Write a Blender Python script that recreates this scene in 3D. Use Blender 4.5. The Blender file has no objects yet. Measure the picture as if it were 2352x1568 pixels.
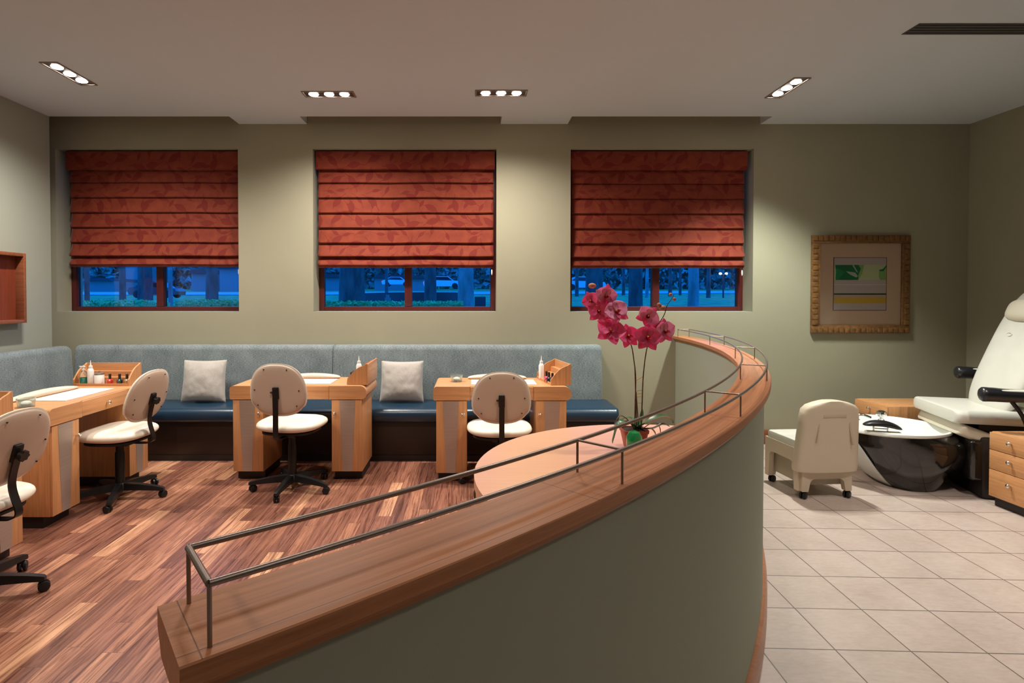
import bpy, bmesh, math, random
from mathutils import Vector, Matrix, noise
random.seed(7)
PI = math.pi
scn = bpy.context.scene
COL = scn.collection

# ------------------------------------------------------------------ materials
def newmat(name):
    m = bpy.data.materials.new(name); m.use_nodes = True
    nt = m.node_tree
    return m, nt, nt.nodes['Principled BSDF']
def P(name, col, rough=.5, metal=0., spec=.5, coat=0., sheen=0., trans=0., bump=None, var=None, alpha=None, sss=0):
    m, nt, b = newmat(name)
    b.inputs['Base Color'].default_value = (*col, 1)
    b.inputs['Roughness'].default_value = rough
    b.inputs['Metallic'].default_value = metal
    b.inputs['Specular IOR Level'].default_value = spec
    b.inputs['Coat Weight'].default_value = coat
    b.inputs['Sheen Weight'].default_value = sheen
    b.inputs['Transmission Weight'].default_value = trans
    if bump or var:
        tc = nt.nodes.new('ShaderNodeTexCoord')
    if bump:
        sc, st = bump
        n = nt.nodes.new('ShaderNodeTexNoise'); n.inputs['Scale'].default_value = sc; n.inputs['Detail'].default_value = 4
        nt.links.new(tc.outputs['Object'], n.inputs['Vector'])
        bp = nt.nodes.new('ShaderNodeBump'); bp.inputs['Strength'].default_value = st; bp.inputs['Distance'].default_value = .01
        nt.links.new(n.outputs['Fac'], bp.inputs['Height']); nt.links.new(bp.outputs['Normal'], b.inputs['Normal'])
    if var:
        sc, amt, stretch = var
        mp = nt.nodes.new('ShaderNodeMapping'); mp.inputs['Scale'].default_value = stretch
        n = nt.nodes.new('ShaderNodeTexNoise'); n.inputs['Scale'].default_value = sc; n.inputs['Detail'].default_value = 6
        nt.links.new(tc.outputs['Object'], mp.inputs['Vector']); nt.links.new(mp.outputs['Vector'], n.inputs['Vector'])
        r = nt.nodes.new('ShaderNodeValToRGB')
        r.color_ramp.elements[0].position = .3; r.color_ramp.elements[1].position = .7
        r.color_ramp.elements[0].color = (*[c*(1-amt) for c in col], 1)
        r.color_ramp.elements[1].color = (*[min(1, c*(1+amt)) for c in col], 1)
        nt.links.new(n.outputs['Fac'], r.inputs['Fac']); nt.links.new(r.outputs['Color'], b.inputs['Base Color'])
    return m
def emis(name, col, s):
    m, nt, b = newmat(name)
    b.inputs['Base Color'].default_value = (0, 0, 0, 1)
    b.inputs['Emission Color'].default_value = (*col, 1); b.inputs['Emission Strength'].default_value = s
    return m
class NT:
    """tiny helper for building math node graphs"""
    def __init__(s, nt): s.nt = nt
    def m(s, op, a, b=None, c=None):
        n = s.nt.nodes.new('ShaderNodeMath'); n.operation = op
        for i, v in enumerate((a, b, c)):
            if v is None: continue
            if hasattr(v, 'links'): s.nt.links.new(v, n.inputs[i])
            else: n.inputs[i].default_value = v
        return n.outputs[0]
    def sep(s, v):
        n = s.nt.nodes.new('ShaderNodeSeparateXYZ'); s.nt.links.new(v, n.inputs[0]); return n.outputs
    def comb(s, x, y, z=0.):
        n = s.nt.nodes.new('ShaderNodeCombineXYZ')
        for i, v in enumerate((x, y, z)):
            if hasattr(v, 'links'): s.nt.links.new(v, n.inputs[i])
            else: n.inputs[i].default_value = v
        return n.outputs[0]
    def white(s, v, out='Value'):
        n = s.nt.nodes.new('ShaderNodeTexWhiteNoise'); n.noise_dimensions = '3D'; s.nt.links.new(v, n.inputs['Vector']); return n.outputs[out]
    def noise(s, v, sc, det=4, rough=.5, dist=0.):
        n = s.nt.nodes.new('ShaderNodeTexNoise'); s.nt.links.new(v, n.inputs['Vector'])
        n.inputs['Scale'].default_value = sc; n.inputs['Detail'].default_value = det
        n.inputs['Roughness'].default_value = rough; n.inputs['Distortion'].default_value = dist
        return n.outputs['Fac']
    def ramp(s, f, stops, interp='LINEAR'):
        n = s.nt.nodes.new('ShaderNodeValToRGB'); n.color_ramp.interpolation = interp
        e = n.color_ramp.elements
        while len(e) < len(stops): e.new(.5)
        for el, (p, c) in zip(e, stops): el.position = p; el.color = (*c, 1)
        s.nt.links.new(f, n.inputs[0]); return n.outputs[0]
    def mix(s, f, a, b, mode='MIX'):
        n = s.nt.nodes.new('ShaderNodeMix'); n.data_type = 'RGBA'; n.blend_type = mode
        for i, v in ((0, f), (6, a), (7, b)):
            if hasattr(v, 'links'): s.nt.links.new(v, n.inputs[i])
            elif i == 0: n.inputs[0].default_value = v
            else: n.inputs[i].default_value = (*v, 1)
        return n.outputs[2]
    def obj(s):
        return s.nt.nodes.new('ShaderNodeTexCoord').outputs['Object']
    def bump(s, h, st, bsdf, dist=.005):
        n = s.nt.nodes.new('ShaderNodeBump'); n.inputs['Strength'].default_value = st; n.inputs['Distance'].default_value = dist
        s.nt.links.new(h, n.inputs['Height']); s.nt.links.new(n.outputs['Normal'], bsdf.inputs['Normal'])

def mat_planks():
    m, nt, b = newmat('plank_floor'); g = NT(nt); x, y, z = g.sep(g.obj())
    w, L = .088, .66
    r = g.m('DIVIDE', x, w); row = g.m('FLOOR', r)
    off = g.m('MULTIPLY', g.white(g.comb(row, 3.)), L)
    cc = g.m('DIVIDE', g.m('ADD', y, off), L); c = g.m('FLOOR', cc)
    rnd = g.white(g.comb(row, c, 5.))
    base = g.ramp(rnd, [(0, (.17, .068, .046)), (.3, (.25, .103, .066)), (.6, (.33, .145, .088)),
                        (.85, (.40, .185, .112)), (1, (.54, .285, .165))])
    v = g.comb(g.m('MULTIPLY', x, 46.), g.m('ADD', g.m('MULTIPLY', y, 1.7), g.m('MULTIPLY', rnd, 91.)), g.m('MULTIPLY', rnd, 40.))
    gr = g.noise(v, 1., 8, .70, 1.5)
    grc = g.ramp(gr, [(.34, (.30, .22, .21)), (.44, (.66, .60, .60)), (.52, (1.0, 1.0, 1.0)), (.62, (1.30, 1.36, 1.34)), (.74, (1.6, 1.75, 1.7))])
    col = g.mix(1., base, grc, 'MULTIPLY')
    fr = g.m('FRACT', r); e1 = g.m('LESS_THAN', fr, .018); e2 = g.m('LESS_THAN', g.m('FRACT', cc), .003)
    e = g.m('MAXIMUM', e1, e2)
    col = g.mix(g.m('MULTIPLY', e, .6), col, (.03, .012, .008))
    nt.links.new(col, b.inputs['Base Color'])
    nt.links.new(g.m('ADD', g.m('MULTIPLY', gr, .2), .26), b.inputs['Roughness'])
    g.bump(g.m('SUBTRACT', gr, g.m('MULTIPLY', e, 2.)), .12, b, .002)
    return m
def mat_tiles():
    m, nt, b = newmat('floor_tiles'); g = NT(nt)
    X0, Y0, s, a = 2.150, 3.717, .3022, -.0366
    x, y, z = g.sep(g.obj())
    dx = g.m('SUBTRACT', x, X0); dy = g.m('SUBTRACT', y, Y0)
    u = g.m('ADD', g.m('MULTIPLY', dx, math.cos(a)/s), g.m('MULTIPLY', dy, math.sin(a)/s))
    v = g.m('SUBTRACT', g.m('MULTIPLY', dy, math.cos(a)/s), g.m('MULTIPLY', dx, math.sin(a)/s))
    def dist(t):
        f = g.m('FRACT', t); return g.m('MINIMUM', f, g.m('SUBTRACT', 1., f))
    d = g.m('MINIMUM', dist(u), dist(v))
    gl = g.m('LESS_THAN', d, .009)
    rnd = g.white(g.comb(g.m('FLOOR', u), g.m('FLOOR', v)))
    n1 = g.noise(g.comb(g.m('MULTIPLY', x, 1.), y, rnd), 3.2, 5, .6)
    n2 = g.noise(g.comb(g.m('MULTIPLY', x, .5), g.m('MULTIPLY', y, 1.4), rnd), 45., 4, .7)
    t = g.m('ADD', g.m('MULTIPLY', n1, .55), g.m('MULTIPLY', n2, .45))
    c = g.ramp(t, [(.3, (.42, .325, .28)), (.5, (.52, .415, .365)), (.7, (.61, .505, .45))])
    c = g.mix(g.m('MULTIPLY', rnd, .12), c, (.48, .36, .31))
    c = g.mix(gl, c, (.13, .095, .075))
    nt.links.new(c, b.inputs['Base Color']); b.inputs['Roughness'].default_value = .42
    g.bump(g.m('SUBTRACT', g.m('MULTIPLY', n2, .15), gl), .25, b, .003)
    return m
def mat_wood(name, c, axis='z', rough=.42, amt=.22, scale=1.):
    m, nt, b = newmat(name); g = NT(nt); x, y, z = g.sep(g.obj())
    k = {'x': (3, 60, 60), 'y': (60, 3, 60), 'z': (60, 60, 3)}[axis]
    v = g.comb(g.m('MULTIPLY', x, k[0]*scale), g.m('MULTIPLY', y, k[1]*scale), g.m('MULTIPLY', z, k[2]*scale))
    n = g.noise(v, 1., 5, .6, .4)
    col = g.ramp(n, [(.25, tuple(q*(1-amt) for q in c)), (.75, tuple(min(1, q*(1+amt)) for q in c))])
    nt.links.new(col, b.inputs['Base Color']); b.inputs['Roughness'].default_value = rough
    b.inputs['Coat Weight'].default_value = .12; b.inputs['Coat Roughness'].default_value = .25
    return m
def mat_shade():
    m, nt, b = newmat('leaf_damask_fabric'); g = NT(nt); x, y, z = g.sep(g.obj())
    def leaves(sc, seed, l, w):
        v = nt.nodes.new('ShaderNodeTexVoronoi'); v.voronoi_dimensions = '2D'; v.inputs['Scale'].default_value = 1.; v.inputs['Randomness'].default_value = .7
        px = g.m('ADD', g.m('MULTIPLY', x, sc), seed); pz = g.m('MULTIPLY', z, sc)
        nt.links.new(g.comb(px, pz), v.inputs['Vector'])
        cx, cy, _ = g.sep(v.outputs['Position']); r, _, _ = g.sep(v.outputs['Color'])
        dx = g.m('SUBTRACT', px, cx); dz = g.m('SUBTRACT', pz, cy); an = g.m('MULTIPLY', r, 6.28)
        ca = g.m('COSINE', an); sa = g.m('SINE', an)
        a = g.m('ADD', g.m('MULTIPLY', dx, ca), g.m('MULTIPLY', dz, sa)); c = g.m('SUBTRACT', g.m('MULTIPLY', dz, ca), g.m('MULTIPLY', dx, sa))
        q = g.m('SUBTRACT', 1., g.m('POWER', g.m('DIVIDE', g.m('ABSOLUTE', a), l), 2.))
        leaf = g.m('LESS_THAN', g.m('ABSOLUTE', c), g.m('MULTIPLY', q, w))
        stem = g.m('MULTIPLY', g.m('LESS_THAN', g.m('ABSOLUTE', g.m('SUBTRACT', c, g.m('MULTIPLY', a, g.m('MULTIPLY', a, .3)))), .018), g.m('LESS_THAN', g.m('ABSOLUTE', a), .62))
        return g.m('MAXIMUM', leaf, stem)
    lf = g.m('MAXIMUM', leaves(5.2, 0, .36, .17), leaves(6.8, 4.4, .30, .12))
    n = g.noise(g.obj(), 14., 3); th = g.noise(g.comb(g.m('MULTIPLY', x, 40.), 0., g.m('MULTIPLY', z, 400.)), 1., 2)
    base = g.ramp(n, [(.3, (.165, .023, .0085)), (.7, (.215, .034, .012))])
    col = g.mix(g.m('MULTIPLY', lf, .8), base, (.135, .007, .003))
    nt.links.new(col, b.inputs['Base Color']); b.inputs['Roughness'].default_value = .75; b.inputs['Specular IOR Level'].default_value = .25
    b.inputs['Sheen Weight'].default_value = .15
    g.bump(g.m('ADD', g.m('MULTIPLY', n, .7), g.m('MULTIPLY', th, .1)), .35, b, .01)
    return m
def mat_fabric(name, c1, c2, sc=1.):
    m, nt, b = newmat(name); g = NT(nt); x, y, z = g.sep(g.obj())
    v1 = g.noise(g.comb(g.m('MULTIPLY', g.m('ADD', x, y), 60*sc), 0., g.m('MULTIPLY', z, 260*sc)), 1., 4, .7)
    v2 = g.noise(g.obj(), 6., 3)
    t = g.m('ADD', g.m('MULTIPLY', v1, .8), g.m('MULTIPLY', v2, .2))
    nt.links.new(g.ramp(t, [(.36, c1), (.62, c2)]), b.inputs['Base Color'])
    b.inputs['Roughness'].default_value = .9; b.inputs['Specular IOR Level'].default_value = .2; b.inputs['Sheen Weight'].default_value = .3
    g.bump(v1, .5, b, .003)
    return m

M = {}
M['wall'] = P('olive_wall_paint', (.325, .310, .222), .85, spec=.2, bump=(220, .05), var=(1.2, .04, (1, 1, 1)))
M['wallside'] = P('grey_green_wall_paint', (.31, .325, .275), .85, spec=.2, bump=(220, .05))
M['curve'] = P('sage_wall_paint', (.33, .35, .27), .8, spec=.25, bump=(220, .05))
M['ceil'] = P('ceiling_paint', (.585, .65, .70), .9, spec=.1, bump=(150, .04))
M['plank'] = mat_planks(); M['tile'] = mat_tiles()
M['maple'] = mat_wood('maple_veneer', (.57, .275, .115), 'x')
M['maplez'] = mat_wood('maple_veneer_upright', (.57, .275, .115), 'z')
M['mapley'] = mat_wood('maple_veneer_drawers', (.57, .275, .115), 'y')
M['mapletop'] = mat_wood('maple_table_top', (.68, .36, .21), 'x', .33, .07)
M['cherry'] = mat_wood('cherry_wood', (.235, .075, .033), 'x', .4, .28)
M['cap'] = mat_wood('cap_wood', (.40, .165, .085), 'x', .32, .22)
M['redwood'] = mat_wood('red_brown_wood', (.17, .035, .016), 'z', .35, .25)
M['winframe'] = P('window_frame_paint', (.085, .012, .012), .35)
M['shade'] = mat_shade()
M['bq'] = mat_fabric('blue_grey_chenille', (.060, .088, .10), (.27, .32, .33))
M['vinyl'] = P('navy_vinyl', (.006, .030, .062), .30, spec=.7, bump=(60, .06))
M['darkbase'] = P('dark_base_laminate', (.022, .011, .008), .45)
M['black'] = P('black_plastic', (.010, .010, .011), .38, spec=.4)
M['blackmetal'] = P('black_metal', (.012, .010, .009), .35, metal=.3)
M['cream'] = P('cream_vinyl', (.80, .72, .60), .42, spec=.45, bump=(30, .08))
M['shell'] = P('beige_shell_plastic', (.52, .40, .31), .45, bump=(200, .04))
M['beige'] = P('beige_moulded_plastic', (.60, .50, .38), .45, bump=(150, .03))
M['white'] = P('white_leather', (.66, .64, .58), .40, bump=(40, .08))
M['offwhite'] = P('ivory_leather', (.66, .60, .48), .42, bump=(40, .08))
M['porcelain'] = P('white_acrylic', (.80, .82, .78), .28, coat=.15)
M['gloss'] = P('glossy_black_shell', (.010, .008, .007), .12, coat=.5)
M['pillow'] = mat_fabric('silver_linen', (.37, .35, .32), (.50, .475, .44), 2.)
M['steel'] = P('brushed_inlay', (.46, .38, .33), .42, metal=.55, var=(1., .06, (3, 3, 200)))
M['chrome'] = P('chrome', (.85, .85, .85), .12, metal=1)
M['nickel'] = P('nickel_knob', (.75, .70, .64), .22, metal=1)
M['rail'] = P('gunmetal_rail', (.30, .245, .215), .36, metal=.8)
M['towel'] = P('white_towel', (.82, .80, .78), .9, bump=(160, .3))
M['plasticwhite'] = P('white_bottle_plastic', (.78, .78, .76), .35)
M['teal'] = P('teal_liquid', (.01, .36, .33), .12, trans=.3, coat=.4)
M['clear'] = P('clear_plastic', (.75, .85, .82), .08, trans=.85)
M['redpolish'] = P('red_nail_polish', (.55, .03, .02), .12, coat=.6)
M['greenpolish'] = P('dark_teal_nail_polish', (.005, .05, .05), .12, coat=.6)
M['goldpolish'] = P('clear_gold_nail_polish', (.6, .45, .25), .12, trans=.5)
M['pinkpolish'] = P('pink_nail_polish', (.65, .03, .12), .12, coat=.6)
def petalmat(name, c):
    m = P(name, c, .5, var=(34., .16, (1, 1, 1))); nt = m.node_tree; bs = nt.nodes['Principled BSDF']
    o = [n for n in nt.nodes if n.type == 'OUTPUT_MATERIAL'][0]
    t = nt.nodes.new('ShaderNodeBsdfTranslucent'); t.inputs[0].default_value = (*c, 1)
    mx = nt.nodes.new('ShaderNodeMixShader'); mx.inputs[0].default_value = .4
    nt.links.new(bs.outputs[0], mx.inputs[1]); nt.links.new(t.outputs[0], mx.inputs[2]); nt.links.new(mx.outputs[0], o.inputs[0])
    return m
M['petal'] = petalmat('magenta_petal', (1., .20, .46)); M['petallight'] = petalmat('pale_pink_petal', (1., .48, .70))
M['lip'] = P('crimson_lip', (.45, .01, .03), .5)
M['lipy'] = P('yellow_throat', (.75, .45, .12), .5)
M['bud'] = P('orchid_bud', (.45, .17, .10), .5, var=(40., .3, (1, 1, 1)))
M['stem'] = P('orchid_stem', (.10, .07, .03), .6, var=(60., .5, (1, 1, 1)))
M['cane'] = P('support_cane', (.12, .055, .035), .6)
M['leaf'] = P('orchid_leaf', (.035, .13, .045), .35, var=(20., .4, (1, 1, 1)))
M['dryleaf'] = P('dry_root', (.16, .09, .04), .7)
M['moss'] = P('dark_moss', (.04, .025, .012), .95, bump=(60, 1.))
M['pot'] = P('brick_red_pot', (.30, .045, .025), .5)
M['greenglass'] = P('green_glass', (.02, .40, .12), .1, trans=.45, coat=.5)
M['gold'] = P('bamboo_gilt', (.16, .075, .024), .4, var=(40., .35, (1, 1, 1)))
M['trim'] = P('light_trim_metal', (.30, .24, .20), .35, metal=.6)
M['recess'] = P('lamp_recess_dark', (.05, .035, .03), .4, metal=.5)
M['bulb'] = emis('halogen_lamp', (1., .90, .80), 30.)
M['vent'] = P('vent_slot_dark', (.06, .058, .055), .6)
M['toe'] = P('toe_kick_black', (.015, .010, .009), .5)

# glass
def glassmat():
    m, nt, b = newmat('window_glass'); nt.nodes.remove(b)
    o = [n for n in nt.nodes if n.type == 'OUTPUT_MATERIAL'][0]
    t = nt.nodes.new('ShaderNodeBsdfTransparent'); t.inputs[0].default_value = (.94, .96, .97, 1)
    gl = nt.nodes.new('ShaderNodeBsdfGlossy'); gl.inputs['Roughness'].default_value = .02
    fr = nt.nodes.new('ShaderNodeFresnel'); fr.inputs[0].default_value = 1.45
    mx = nt.nodes.new('ShaderNodeMixShader')
    nt.links.new(fr.outputs[0], mx.inputs[0]); nt.links.new(t.outputs[0], mx.inputs[1]); nt.links.new(gl.outputs[0], mx.inputs[2])
    nt.links.new(mx.outputs[0], o.inputs[0])
    return m
M['glass'] = glassmat()

# ------------------------------------------------------------------ mesh builder
class MB:
    def __init__(s): s.bm = bmesh.new(); s.mi = 0
    def add(s, verts, faces, T=None):
        vs = [s.bm.verts.new((T @ Vector(v)) if T is not None else v) for v in verts]
        out = []
        for f in faces:
            try:
                q = s.bm.faces.new([vs[i] for i in f]); q.material_index = s.mi; out.append(q)
            except ValueError: pass
        return vs, out
    def box(s, x0, x1, y0, y1, z0, z1, bev=0., T=None, seg=2):
        v = [(x, y, z) for z in (z0, z1) for y in (y0, y1) for x in (x0, x1)]
        f = [(0, 2, 3, 1), (4, 5, 7, 6), (0, 1, 5, 4), (2, 6, 7, 3), (0, 4, 6, 2), (1, 3, 7, 5)]
        vs, fs = s.add(v, f, T)
        if bev > 0:
            ed = list({e for q in fs for e in q.edges})
            r = bmesh.ops.bevel(s.bm, geom=ed, offset=bev, segments=seg, profile=.5, affect='EDGES')
            for q in r['faces']: q.material_index = s.mi
        return s
    def loft(s, rings, cap=True, closed=True, T=None):
        n = len(rings[0]); v = [p for r in rings for p in r]; f = []
        for i in range(len(rings)-1):
            for j in range(n if closed else n-1):
                k = (j+1) % n
                f.append((i*n+j, i*n+k, (i+1)*n+k, (i+1)*n+j))
        if cap and closed:
            f.append(tuple(range(n))[::-1]); f.append(tuple((len(rings)-1)*n+j for j in range(n)))
        s.add(v, f, T); return s
    def prism(s, poly, a, b, axis='y', T=None):
        def q(p, t):
            return {'y': (p[0], t, p[1]), 'x': (t, p[0], p[1]), 'z': (p[0], p[1], t)}[axis]
        return s.loft([[q(p, a) for p in poly], [q(p, b) for p in poly]], T=T)
    def lathe(s, prof, c=(0, 0, 0), n=24, T=None):
        rings = [[(c[0]+r*math.cos(2*PI*j/n), c[1]+r*math.sin(2*PI*j/n), c[2]+z) for j in range(n)] for r, z in prof]
        return s.loft(rings, T=T)
    def tube(s, pts, r, n=8, cap=True, T=None):
        pts = [Vector(p) for p in pts]; rr = r if isinstance(r, (list, tuple)) else [r]*len(pts)
        rings = []; up = None
        for i, p in enumerate(pts):
            d = (pts[min(i+1, len(pts)-1)]-pts[max(i-1, 0)]).normalized()
            if up is None: up = Vector((0, 0, 1)) if abs(d.z) < .9 else Vector((1, 0, 0))
            a = d.cross(up).normalized(); b = a.cross(d).normalized(); up = b
            rings.append([tuple(p+(a*math.cos(2*PI*j/n)+b*math.sin(2*PI*j/n))*rr[i]) for j in range(n)])
        return s.loft(rings, cap=cap, T=T)
    def ell(s, c, r, n=14, m=8, T=None):
        rings = []
        for i in range(m+1):
            t = PI*i/m; k = max(math.sin(t), .02)
            rings.append([(c[0]+r[0]*k*math.cos(2*PI*j/n), c[1]+r[1]*k*math.sin(2*PI*j/n), c[2]-r[2]*math.cos(t)) for j in range(n)])
        return s.loft(rings, T=T)
    def cushion(s, outline, t1, t0, T=None, p=2.6, q=.55, fn=None):
        """outline: 2D loop; domed on both sides (t1 above, t0 below)"""
        S = [1, .985, .95, .88, .75, .55, .3, .08]
        cx = sum(a for a, b in outline)/len(outline); cy = sum(b for a, b in outline)/len(outline)
        rings = []
        for sc in S[::-1]:
            rings.append([(cx+(a-cx)*sc, cy+(b-cy)*sc, -t0*(1-sc**p)**q) for a, b in outline])
        for sc in S[1:]:
            rings.append([(cx+(a-cx)*sc, cy+(b-cy)*sc, t1*(1-sc**p)**q) for a, b in outline])
        if fn: rings = [[fn(v) for v in r] for r in rings]
        return s.loft(rings, T=T)
    def build(s, name, mat, parent=None, smooth=True, ang=38, loc=None, rotz=0):
        bm = s.bm
        bmesh.ops.recalc_face_normals(bm, faces=bm.faces)
        if smooth:
            for f in bm.faces: f.smooth = True
            lim = math.radians(ang)
            for e in bm.edges:
                if len(e.link_faces) == 2 and e.calc_face_angle(0) > lim: e.smooth = False
        me = bpy.data.meshes.new(name); bm.to_mesh(me); bm.free()
        for m in (mat if isinstance(mat, (list, tuple)) else [mat]): me.materials.append(m)
        o = bpy.data.objects.new(name, me); COL.objects.link(o)
        if parent is not None: o.parent = parent
        if loc: o.location = loc
        o.rotation_euler.z = rotz
        return o
def empty(name, loc=(0, 0, 0), rz=0., label=None, cat=None, group=None):
    o = bpy.data.objects.new(name, None); COL.objects.link(o); o.location = loc; o.rotation_euler = (0, 0, rz)
    o.empty_display_size = .1
    tag(o, label, cat, group); return o
def tag(o, label=None, cat=None, group=None, kind=None):
    if label: o['label'] = label
    if cat: o['category'] = cat
    if group: o['group'] = group
    if kind: o['kind'] = kind
    return o
def children(o): return [c for c in list(COL.objects) if c.parent == o]
def copy_tree(o, parent=None):
    kids = children(o)
    c = o.copy(); COL.objects.link(c)
    if parent is not None: c.parent = parent
    for k in kids: copy_tree(k, c)
    return c
def struct(o): o['kind'] = 'structure'; return o
def rot(ax, a): return Matrix.Rotation(a, 4, ax)
def tr(x, y, z): return Matrix.Translation((x, y, z))
def superell(w, h, e=2.6, n=40, fx=None):
    out = []
    for j in range(n):
        t = 2*PI*j/n; c, s = math.cos(t), math.sin(t)
        x = w*math.copysign(abs(c)**(2/e), c); y = h*math.copysign(abs(s)**(2/e), s)
        if fx: x, y = fx(x, y)
        out.append((x, y))
    return out
def catmull(pts, k=8):
    pts = [Vector(p) for p in pts]; out = []
    for i in range(len(pts)-1):
        p0 = pts[max(i-1, 0)]; p1 = pts[i]; p2 = pts[i+1]; p3 = pts[min(i+2, len(pts)-1)]
        for j in range(k):
            t = j/k
            out.append(.5*((2*p1)+(p2-p0)*t+(2*p0-5*p1+4*p2-p3)*t*t+(3*p1-p0-3*p2+p3)*t**3))
    out.append(pts[-1]); return out

# ------------------------------------------------------------------ room constants
XL, XR = -3.944, 4.87
YF, YB = 5.18, 5.404
ZC = 3.133
CW = Vector((-4.085, 5.473)); RO = 6.21; RI = 6.069      # the curved knee wall: cap radii
def arc(r, deg): a = math.radians(deg); return (CW.x+r*math.cos(a), CW.y+r*math.sin(a))
A0, A1 = -52.4, -.64
RM = (RO+RI)/2

# floors, split below the curved wall
b = MB(); line = [arc(RM, t) for t in [-75+i*2 for i in range(37)]]+[(RM+CW.x, 5.62)]
poly = [(-4.3, line[0][1])]+[]
left = [(p[0], p[1]) for p in line]
v = [(x, y, 0) for x, y in left]+[(-4.4, y, 0) for x, y in left]; n = len(left)
f = [(i, i+1, n+i+1, n+i) for i in range(n-1)]
b.add(v, f)
b.add([(-4.4, -3.2, 0), (line[0][0], -3.2, 0), (line[0][0], line[0][1], 0), (-4.4, line[0][1], 0)], [(0, 1, 2, 3)])
o = struct(b.build('floor_wood', M['plank'], smooth=False)); o.name = 'floor_wood'
b = MB(); v = [(x, y, 0) for x, y in left]+[(5.1, y, 0) for x, y in left]
b.add(v, f)
b.add([(line[0][0], -3.2, 0), (5.1, -3.2, 0), (5.1, line[0][1], 0), (line[0][0], line[0][1], 0)], [(0, 1, 2, 3)])
struct(b.build('floor_tile', M['tile'], smooth=False))

# back wall with three window openings
WZ0, WZ1 = 1.30, 2.893
WX = [(-4.06, -2.276), (-1.544, .250), (.975, 2.764)]
b = MB(); T_ = .36; Y1 = YB+T_
xs = [-4.4]+[q for w in WX for q in w]+[XR+.2]
for i in range(0, len(xs), 2): b.box(xs[i], xs[i+1], YB, Y1, 0, 3.5)
for a, c in WX:
    b.box(a, c, YB, Y1, 0, WZ0); b.box(a, c, YB, Y1, WZ1, 3.5)
struct(b.build('wall_back', M['wall'], smooth=False))
b = MB(); b.box(XL-.5, XL, -3.2, YF, 0, ZC+.3); struct(b.build('wall_left', M['wallside'], smooth=False))
b = MB(); b.box(XL-.52, XL-.5, YF-.3, YB+.02, 0, 3.5); struct(b.build('wall_left_return', M['wall'], smooth=False))
b = MB(); b.box(XR, XR+.2, -3.2, YB, 0, 3.5); struct(b.build('wall_right', M['wall'], smooth=False))
b = MB(); b.box(-4.5, XR+.2, -3.4, -3.2, 0, 3.5); struct(b.build('wall_rear', M['wallside'], smooth=False))
# ceiling with raised pockets above the windows
b = MB()
b.box(-4.5, XR+.2, -3.4, YF, ZC, ZC+.42)
for x0, x1 in [(-2.262, -1.60), (.290, .945), (2.822, XR+.2)]: b.box(x0, x1, YF, YB, ZC, ZC+.42)
b.box(-4.5, XR+.2, YF, YB, ZC+.36, ZC+.42)
struct(b.build('ceiling', M['ceil'], smooth=False))
# skirting
b = MB(); b.box(2.05, XR, YB-.018, YB, 0, .14, .004); struct(b.build('baseboard_back', M['cherry']))
b = MB(); b.box(XR-.018, XR, -3.2, YB-.02, 0, .14, .004); struct(b.build('baseboard_right', M['cherry']))

# windows: frame, mullion, panes
for k, (x0, x1) in enumerate(WX):
    b = MB(); y0, y1 = 5.60, 5.665; w = .052
    b.box(x0, x0+w, y0, y1, WZ0, WZ1, .004); b.box(x1-w, x1, y0, y1, WZ0, WZ1, .004)
    b.box(x0+w, x1-w, y0, y1, WZ0, WZ0+.05, .004); b.box(x0+w, x1-w, y0, y1, WZ1-.05, WZ1, .004)
    xm = (x0+x1)/2+.01
    b.box(xm-.036, xm+.036, y0-.004, y1, WZ0+.05, WZ1-.05, .004)
    wf = struct(b.build('window_%d' % (k+1), M['winframe']))
    b = MB(); b.box(x0+w, xm-.036, 5.636, 5.642, WZ0+.05, WZ1-.05); b.build('pane', M['glass'], wf, smooth=False)
    b = MB(); b.box(xm+.036, x1-w, 5.636, 5.642, WZ0+.05, WZ1-.05); b.build('pane', M['glass'], wf, smooth=False)
    b = MB(); b.box(x0+.002, x1-.002, YB+.004, 5.60, WZ0, WZ0+.004); b.build('sill', M['wallside'], wf, smooth=False)

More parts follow.
